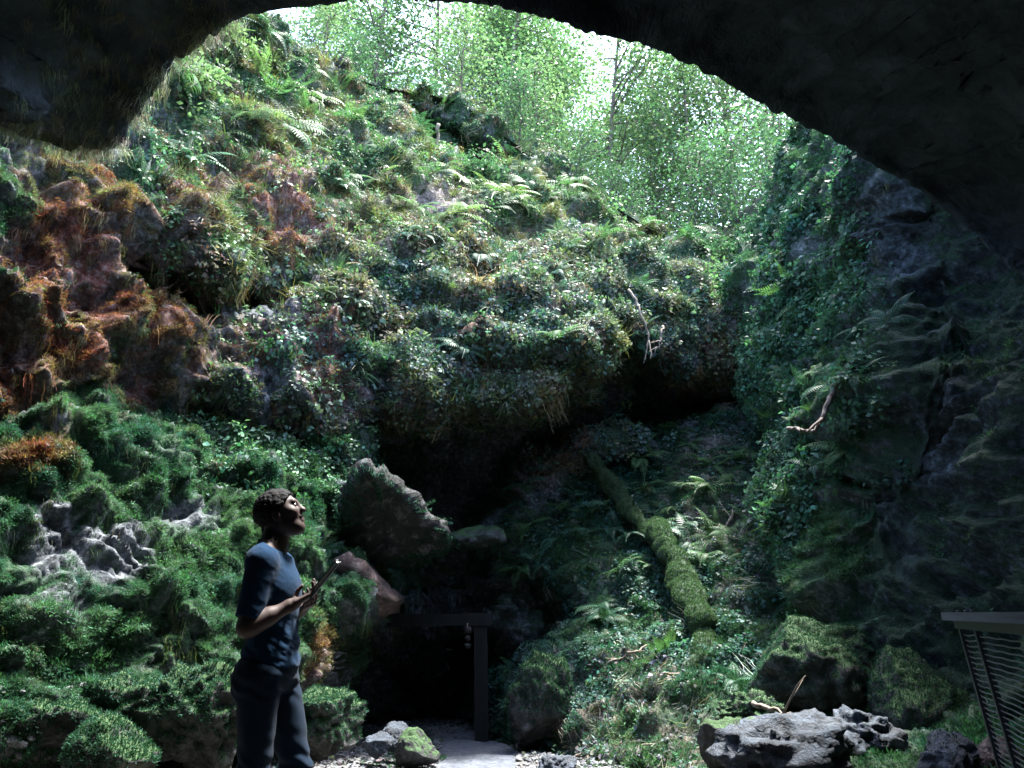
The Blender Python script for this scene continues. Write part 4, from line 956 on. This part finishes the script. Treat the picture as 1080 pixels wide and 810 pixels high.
# ------------------------------------------------------------------ the person: grown from a distance field
class Field:
    def __init__(s, lo, hi, res):
        s.lo = np.array(lo, float); s.res = res; s.n = np.ceil((np.array(hi) - s.lo) / res).astype(int) + 1
        s.a = np.full(s.n, 1.0, np.float32)
    def sub(s, lo, hi, m):
        i0 = np.clip(np.floor((np.array(lo) - m - s.lo) / s.res).astype(int), 0, s.n); i1 = np.clip(np.ceil((np.array(hi) + m - s.lo) / s.res).astype(int) + 1, 0, s.n)
        sl = tuple(slice(a, b) for a, b in zip(i0, i1)); ax = [s.lo[k] + s.res * np.arange(i0[k], i1[k]) for k in range(3)]
        return sl, np.stack(np.meshgrid(*ax, indexing='ij'), -1)
    def put(s, sl, d, k, sign=1):
        A = s.a[sl]; d = d.astype(np.float32)
        if sign > 0:
            h = np.clip(0.5 + 0.5 * (A - d) / k, 0, 1); s.a[sl] = A * (1 - h) + d * h - k * h * (1 - h)
        else:
            h = np.clip(0.5 - 0.5 * (A + d) / k, 0, 1); s.a[sl] = A * (1 - h) - d * h + k * h * (1 - h)
    def cap(s, a, b, ra, rb, k=0.02, sign=1):
        a = np.array(a, float); b = np.array(b, float); r = max(ra, rb)
        sl, q = s.sub(np.minimum(a, b) - r, np.maximum(a, b) + r, 0.04)
        ab = b - a; t = np.clip(((q - a) @ ab) / (ab @ ab + 1e-12), 0, 1)
        s.put(sl, np.linalg.norm(q - a - t[..., None] * ab, axis=-1) - (ra + (rb - ra) * t), k, sign)
    def ell(s, c, r, k=0.02, M=None, sign=1):
        c = np.array(c, float); r = np.array(r, float); sl, q = s.sub(c - r.max(), c + r.max(), 0.04); q = q - c
        if M is not None: q = q @ np.array(M)
        k0 = np.linalg.norm(q / r, axis=-1); k1 = np.linalg.norm(q / (r * r), axis=-1)
        s.put(sl, k0 * (k0 - 1) / (k1 + 1e-9), k, sign)
    def coords(s):
        ax = [s.lo[k] + s.res * np.arange(s.n[k]) for k in range(3)]
        return np.stack(np.meshgrid(*ax, indexing='ij'), -1)
    def mesh(s):
        f = s.a; ins = f < 0; n = s.n; C = [(i, j, k) for i in (0, 1) for j in (0, 1) for k in (0, 1)]
        cnt = sum(ins[i:n[0] - 1 + i, j:n[1] - 1 + j, k:n[2] - 1 + k].astype(np.int8) for i, j, k in C)
        cell = (cnt > 0) & (cnt < 8); idx = np.full(cell.shape, -1, np.int64); ci = np.argwhere(cell); idx[cell] = np.arange(len(ci))
        acc = np.zeros((len(ci), 3)); num = np.zeros(len(ci))
        val = {c: f[ci[:, 0] + c[0], ci[:, 1] + c[1], ci[:, 2] + c[2]] for c in C}
        for a in C:
            for ax in range(3):
                if a[ax] == 0:
                    b = list(a); b[ax] = 1; b = tuple(b); cr = (val[a] < 0) != (val[b] < 0); t = val[a] / (val[a] - val[b] + 1e-12)
                    p = np.array(a, float) + t[:, None] * (np.array(b) - np.array(a)); acc[cr] += p[cr]; num[cr] += 1
        V = s.lo + s.res * (ci + acc / num[:, None]); Q = []
        for ax in range(3):
            sl0 = [slice(None)] * 3; sl1 = [slice(None)] * 3; sl0[ax] = slice(0, -1); sl1[ax] = slice(1, None)
            e = np.argwhere(ins[tuple(sl0)] != ins[tuple(sl1)]); u, w = (ax + 1) % 3, (ax + 2) % 3
            e = e[(e[:, u] > 0) & (e[:, w] > 0) & (e[:, u] < n[u] - 1) & (e[:, w] < n[w] - 1)]
            def at(du, dw): q = e.copy(); q[:, u] -= du; q[:, w] -= dw; return idx[q[:, 0], q[:, 1], q[:, 2]]
            quad = np.stack([at(0, 0), at(1, 0), at(1, 1), at(0, 1)], 1); neg = ins[e[:, 0], e[:, 1], e[:, 2]]
            quad[~neg] = quad[~neg][:, ::-1]; Q.append(quad)
        return V, np.concatenate(Q)

M_SKIN = plain('skin', (0.04, 0.025, 0.022), 0.6, 60, 0.15, 0.0, spec=0.25)
M_HAIR = plain('black_hair', (0.004, 0.004, 0.005), 0.75, 90, 0.5, 0.006, spec=0.12)
def cloth(name, color, rough, scale):
    m = plain(name, color, rough, scale, 0.25, 0.003, spec=0.08); b = m.node_tree.nodes['Principled BSDF']
    b.inputs['Sheen Weight'].default_value = 0.03; b.inputs['Sheen Roughness'].default_value = 0.5; return m
M_SHIRT = cloth('navy_cotton', (0.0045, 0.021, 0.050), 0.95, 200)
M_JEANS = cloth('dark_denim', (0.0045, 0.013, 0.027), 0.95, 260)
M_EYE = plain('eye', (0.10, 0.09, 0.085), 0.2, 20, 0.05, 0.0); M_IRIS = plain('iris', (0.015, 0.01, 0.008), 0.15, 20, 0.1, 0.0)
M_SHOE = plain('dark_shoe', (0.03, 0.03, 0.033), 0.7, 40, 0.2, 0.001)
M_COVER = plain('book_cover', (0.035, 0.045, 0.05), 0.6, 40, 0.2, 0.0005); M_PAGES = plain('book_pages', (0.5, 0.49, 0.45), 0.8, 60, 0.15, 0.001)

HC = np.array([-0.005, 0.0, 1.652]); th = R(-25); RH = np.array([[math.cos(th), 0, math.sin(th)], [0, 1, 0], [-math.sin(th), 0, math.cos(th)]])
def hp(x, y, z): return HC + RH @ np.array([x, y, z])
SHr, ELr, WRr = np.array([-0.03, -0.18, 1.415]), np.array([-0.06, -0.22, 1.135]), np.array([0.10, -0.15, 1.225])
SHl, ELl, WRl = np.array([-0.03, 0.185, 1.415]), np.array([-0.02, 0.235, 1.14]), np.array([0.10, 0.09, 1.205])
HIPr, KNr, ANr = np.array([-0.015, -0.09, 0.92]), np.array([-0.005, -0.10, 0.50]), np.array([-0.075, -0.10, 0.09])
HIPl, KNl, ANl = np.array([0.015, 0.09, 0.92]), np.array([0.135, 0.10, 0.52]), np.array([-0.02, 0.11, 0.10])
fd = Field((-0.27, -0.33, 0.0), (0.40, 0.33, 1.80), 0.0042)
# trunk and neck
fd.ell((0, 0, 0.95), (0.115, 0.16, 0.12)); fd.ell((0.0, 0, 1.10), (0.10, 0.135, 0.13), 0.05); fd.ell((-0.01, 0, 1.28), (0.115, 0.16, 0.17), 0.05)
fd.cap((-0.035, -0.14, 1.42), (-0.035, 0.14, 1.42), 0.06, 0.06, 0.05); fd.cap((-0.035, 0, 1.44), hp(-0.035, 0, -0.05), 0.064, 0.056, 0.04)
for sy in (-1, 1): fd.cap((-0.04, sy * 0.13, 1.44), (-0.03, sy * 0.03, 1.52), 0.035, 0.035, 0.05)
for h, k, a in ((HIPr, KNr, ANr), (HIPl, KNl, ANl)):
    fd.cap(h, k, 0.086, 0.056, 0.04); fd.cap(k, a, 0.054, 0.036, 0.02); fd.cap(k * .8 + a * .2 + [-0.02, 0, 0], k * .5 + a * .5 + [-0.015, 0, 0], 0.045, 0.038, 0.03)
    fd.cap(a + [-0.03, 0, -0.045], a + [0.13, 0, -0.062], 0.035, 0.022, 0.03)
for s_, e_, w_ in ((SHr, ELr, WRr), (SHl, ELl, WRl)):
    fd.cap(s_, e_, 0.056, 0.041, 0.04); fd.cap(e_, w_, 0.041, 0.027, 0.015); fd.cap(e_ * .85 + w_ * .15, e_ * .5 + w_ * .5, 0.043, 0.036, 0.03)
# head
fd.ell(hp(-0.015, 0, 0.03), (0.097, 0.077, 0.085), 0.03, RH); fd.ell(hp(0.026, 0, -0.032), (0.062, 0.060, 0.085), 0.03, RH)
fd.cap(hp(0.050, -0.012, -0.094), hp(0.050, 0.012, -0.094), 0.023, 0.023, 0.03)
for sy in (-1, 1):
    fd.cap(hp(-0.015, sy * 0.052, -0.055), hp(0.05, sy * 0.016, -0.096), 0.02, 0.018, 0.03); fd.ell(hp(0.056, sy * 0.043, -0.018), (0.022, 0.022, 0.018), 0.03)
    fd.ell(hp(0.088, sy * 0.031, 0.008), (0.014, 0.016, 0.011), 0.012, None, -1)
    fd.ell(hp(-0.012, sy * 0.077, -0.008), (0.020, 0.009, 0.031), 0.006, RH); fd.ell(hp(-0.006, sy * 0.087, -0.006), (0.009, 0.006, 0.016), 0.006, None, -1)
    fd.ell(hp(0.100, sy * 0.012, -0.026), (0.010, 0.008, 0.008), 0.008)
fd.cap(hp(0.078, -0.035, 0.026), hp(0.078, 0.035, 0.026), 0.011, 0.011, 0.02)
fd.cap(hp(0.084, 0, 0.014), hp(0.102, 0, -0.024), 0.009, 0.0125, 0.016)
fd.cap(hp(0.083, -0.018, -0.053), hp(0.083, 0.018, -0.053), 0.0095, 0.0095, 0.008); fd.cap(hp(0.079, -0.016, -0.069), hp(0.079, 0.016, -0.069), 0.010, 0.010, 0.005)
# hands: palm, four unequal bent fingers, thumb leaving the side of the palm
bdir = unit(np.array([0.60, -0.02, 0.80])); BK = np.array([0.215, 0.0, 1.262])
def hand(W_, E_, wside, curl):
    df = unit(W_ - E_); side = np.array([0, wside, 0.0]); side = unit(side - df * (side @ df)); up = np.cross(df, side); up = up * np.sign(up[2])
    pc = W_ + df * 0.05
    fd.cap(W_ + df * 0.005, W_ + df * 0.03, 0.026, 0.026, 0.02)
    for o in (-0.026, -0.009, 0.009, 0.026): fd.cap(W_ + df * 0.03 + side * o * 0.7, W_ + df * 0.09 + side * o, 0.014, 0.012, 0.012)
    for o, L, rr in ((-0.030, 0.070, .0082), (-0.0105, 0.088, .009), (0.0105, 0.094, .0092), (0.031, 0.084, .009)):
        p0 = W_ + df * 0.085 + side * o; ang = 0.35
        for q, fr_ in enumerate((0.44, 0.31, 0.25)):
            d = unit(df * math.cos(ang) + up * math.sin(ang)); p1 = p0 + d * L * fr_; fd.cap(p0, p1, rr * (1 - 0.08 * q), rr * (0.94 - 0.08 * q), 0.003); p0 = p1; ang += curl
    a0 = W_ + df * 0.025 + side * 0.026; a1 = a0 + unit(df * 0.5 + side * 0.55 + up * 0.6) * 0.045; a2 = a1 + unit(df * 0.75 - side * 0.1 + up * 0.7) * 0.034; a3 = a2 + unit(df * 0.9 - side * 0.35 + up * 0.35) * 0.026
    fd.cap(a0, a1, 0.014, 0.0115, 0.01); fd.cap(a1, a2, 0.011, 0.0095, 0.004); fd.cap(a2, a3, 0.0098, 0.008, 0.003)
hand(WRr, ELr, 1, 0.5); hand(WRl, ELl, -1, 0.6)
PV, PF_ = fd.mesh()
# shirt, trousers, hair as clothing over the body
fs = Field((-0.27, -0.34, 0.88), (0.25, 0.34, 1.58), 0.0055)
fs.ell((0.003, 0, 0.98), (0.124, 0.168, 0.13), 0.04); fs.ell((0.003, 0, 1.10), (0.111, 0.148, 0.14), 0.06); fs.ell((-0.006, 0, 1.28), (0.124, 0.168, 0.175), 0.06)
fs.cap((-0.037, -0.14, 1.42), (-0.037, 0.14, 1.42), 0.070, 0.070, 0.05); fs.cap((-0.035, 0, 1.42), (-0.02, 0, 1.53), 0.085, 0.066, 0.05)
for sy in (-1, 1): fs.cap((-0.04, sy * 0.13, 1.44), (-0.03, sy * 0.03, 1.52), 0.042, 0.042, 0.05)
for s_, e_ in ((SHr, ELr), (SHl, ELl)): fs.cap(s_, e_ * 1.02 - s_ * 0.02, 0.066, 0.055, 0.04)
q = fs.coords(); wr = fbm(np.stack([q[..., 0] * 9, q[..., 1] * 9, q[..., 2] * 22 + q[..., 0] * 14], -1), 3) * 0.0065
wr = wr * (0.4 + 1.2 * sstep(1.25, 1.0, q[..., 2])) + 0.004 * np.sin((q[..., 2] * 70 + q[..., 0] * 45)) * sstep(1.12, 0.98, q[..., 2])
fs.a += wr.astype(np.float32)
def cut(f, d): f.a = np.maximum(f.a, d.astype(np.float32))
cut(fs, 0.955 + 0.012 * np.sin(q[..., 0] * 14 + 1) - q[..., 2]); 
nk = (q[..., 2] - 1.495) - 0.55 * (-0.02 - q[..., 0]) ; vn = 0.9 * (q[..., 0] - 0.03) + (q[..., 2] - 1.475) - 1.6 * np.abs(q[..., 1])
cut(fs, np.maximum(nk * 0.85, np.where(q[..., 0] > 0.0, vn * 0.5, -1)))
for e_, s_ in ((ELr, SHr), (ELl, SHl)):
    n_ = unit(e_ - s_); dd_ = (q - (s_ + (e_ - s_) * 0.86)) @ n_ + 0.004 * np.sin(q[..., 0] * 60)
    ax_d = np.linalg.norm(q - s_ - ((q - s_) @ n_)[..., None] * n_, axis=-1); cut(fs, np.where(ax_d < 0.085, np.where(np.abs(q[..., 1]) > 0.155, dd_, -1), -1))
SV, SF = fs.mesh()
ft = Field((-0.22, -0.25, 0.02), (0.27, 0.26, 1.04), 0.006)
ft.ell((-0.008, 0, 0.95), (0.130, 0.170, 0.125)); ft.ell((-0.06, -0.075, 0.90), (0.085, 0.085, 0.09), 0.05); ft.ell((-0.05, 0.075, 0.90), (0.085, 0.085, 0.09), 0.05)
for h, k, a in ((HIPr, KNr, ANr), (HIPl, KNl, ANl)):
    ft.cap(h, k, 0.097, 0.066, 0.035); ft.cap(k, a + [0, 0, -0.03], 0.066, 0.054, 0.02)
q = ft.coords()
kn = np.exp(-((q[..., 2] - 0.52) / 0.12) ** 2) + 0.7 * np.exp(-((q[..., 2] - 0.90) / 0.08) ** 2) + 0.8 * sstep(0.25, 0.1, q[..., 2])
ft.a += (0.005 * np.sin(q[..., 2] * 95 + q[..., 0] * 50 + 3 * noise(q * 9)) * kn + 0.005 * fbm(q * np.array([10, 10, 6]), 2)).astype(np.float32)
cut(ft, 0.055 - q[..., 2]); cut(ft, q[..., 2] - 1.0)
TV, TF = ft.mesh()
fh = Field((-0.13, -0.12, 1.50), (0.15, 0.12, 1.80), 0.0042)
fh.ell(hp(-0.018, 0, 0.036), (0.107, 0.087, 0.090), 0.02, RH)
q = fh.coords(); ql = (q - HC) @ RH
fh.a += (0.005 * noise(q * 60) + 0.003 * noise(q * 130) - 0.003).astype(np.float32)
cut(fh, 1.0 * (ql[..., 0] - 0.072) * 0.8 - (ql[..., 2] - 0.062) * 0.75 + 0.006 * noise(q * 60)); 
fh.cap(hp(-0.098, -0.01, -0.035), hp(-0.105, -0.02, -0.10), 0.011, 0.006, 0.01)
HV, HF = fh.mesh()

person = empty('person', (0, 0, 0), 0)
body = obj_np('body', PV, PF_, M_SKIN, person)
obj_np('shirt', SV, SF, M_SHIRT, person); obj_np('trousers', TV, TF, M_JEANS, person); obj_np('hair', HV, HF, M_HAIR, person)
for sy in (-1, 1):
    bm = bmesh.new(); bmesh.ops.create_uvsphere(bm, u_segments=16, v_segments=10, radius=0.0118); me = bpy.data.meshes.new('eye'); bm.to_mesh(me); bm.free()
    e = link('eye', me, M_EYE, person); e.location = hp(0.0755, sy * 0.031, 0.006)
    bm = bmesh.new(); bmesh.ops.create_uvsphere(bm, u_segments=12, v_segments=8, radius=0.0062); me = bpy.data.meshes.new('iris'); bm.to_mesh(me); bm.free()
    i_ = link('iris', me, M_IRIS, e); i_.location = RH @ np.array([0.0072, 0, 0.002])
for a in (ANr, ANl):
    V, f = rock_shape(4, (0.14, 0.052, 0.045), 0, 0.03, 4); V[:, 2] = np.maximum(V[:, 2], -0.03) + 0.02 * (V[:, 0] < 0) * np.abs(V[:, 0]) / 0.14
    sh = obj_np('shoe', V, f, M_SHOE, person); sh.location = (a[0] + 0.045, a[1], 0.035)
YP = 3.74; pb = P(276, 800, YP)
person.location = (pb[0], YP, 0.0); person.rotation_euler = (0, 0, R(3))
PZ = 0.355; person.location.z = PZ
tag(person, 'person in navy t-shirt and dark jeans gazing upward while holding a book', 'person')
bk = empty('book', (0, 0, 0)); RB = Matrix.Rotation(R(3), 3, 'Z')
bx = unit(bdir); bw = unit(np.array([-0.16, 1.0, 0.0])); bw = unit(bw - bx * (bw @ bx)); bn = np.cross(bx, bw)
M3 = np.stack([bx, bw, bn], 1); bo = np.array([0.178, -0.075, 1.272])
mb = MB(); mb.box(bo + bx * 0.095, (0.094, 0.062, 0.006), M3); mb.build('pages', M_PAGES, bk, False)
for sg in (-1, 1):
    mb = MB(); mb.box(bo + bx * 0.095 + bn * sg * 0.0085, (0.10, 0.068, 0.0022), M3); mb.build('cover', M_COVER, bk, False)
bk.location = person.location; bk.rotation_euler = person.rotation_euler
tag(bk, 'thin dark book with pale page edges held up in the hand', 'book')
# pale leaved little plants on the bank around the person
for px, py, lab in ((330, 550, 'pale leafed little plant on the bank in front of the person\'s mouth'), (243, 497, 'white tipped plant on the bank above the person\'s head'), (213, 456, 'small white flowering plant at the top edge of the mossy bank'), (262, 525, 'pale sprig on the bank right behind the person\'s head')):
    p, n, d = surf(px, py); v = []; f = []
    for k in range(16):
        a = random.uniform(0, 6.28); dd2 = np.array([math.cos(a), math.sin(a), random.uniform(0.1, 0.9)]) + n * 0.6
        leaf_quads(v, f, np.array([0, 0, 0.0]) + n * random.uniform(0, .06), dd2, np.array([0.1, 0.2, 1.0]), random.uniform(0.06, 0.15), 0.012)
    o = obj_np('small_plant', np.array(v), np.array(f), M_PALE, None, False); o.location = p; tag(o, lab, 'plant')
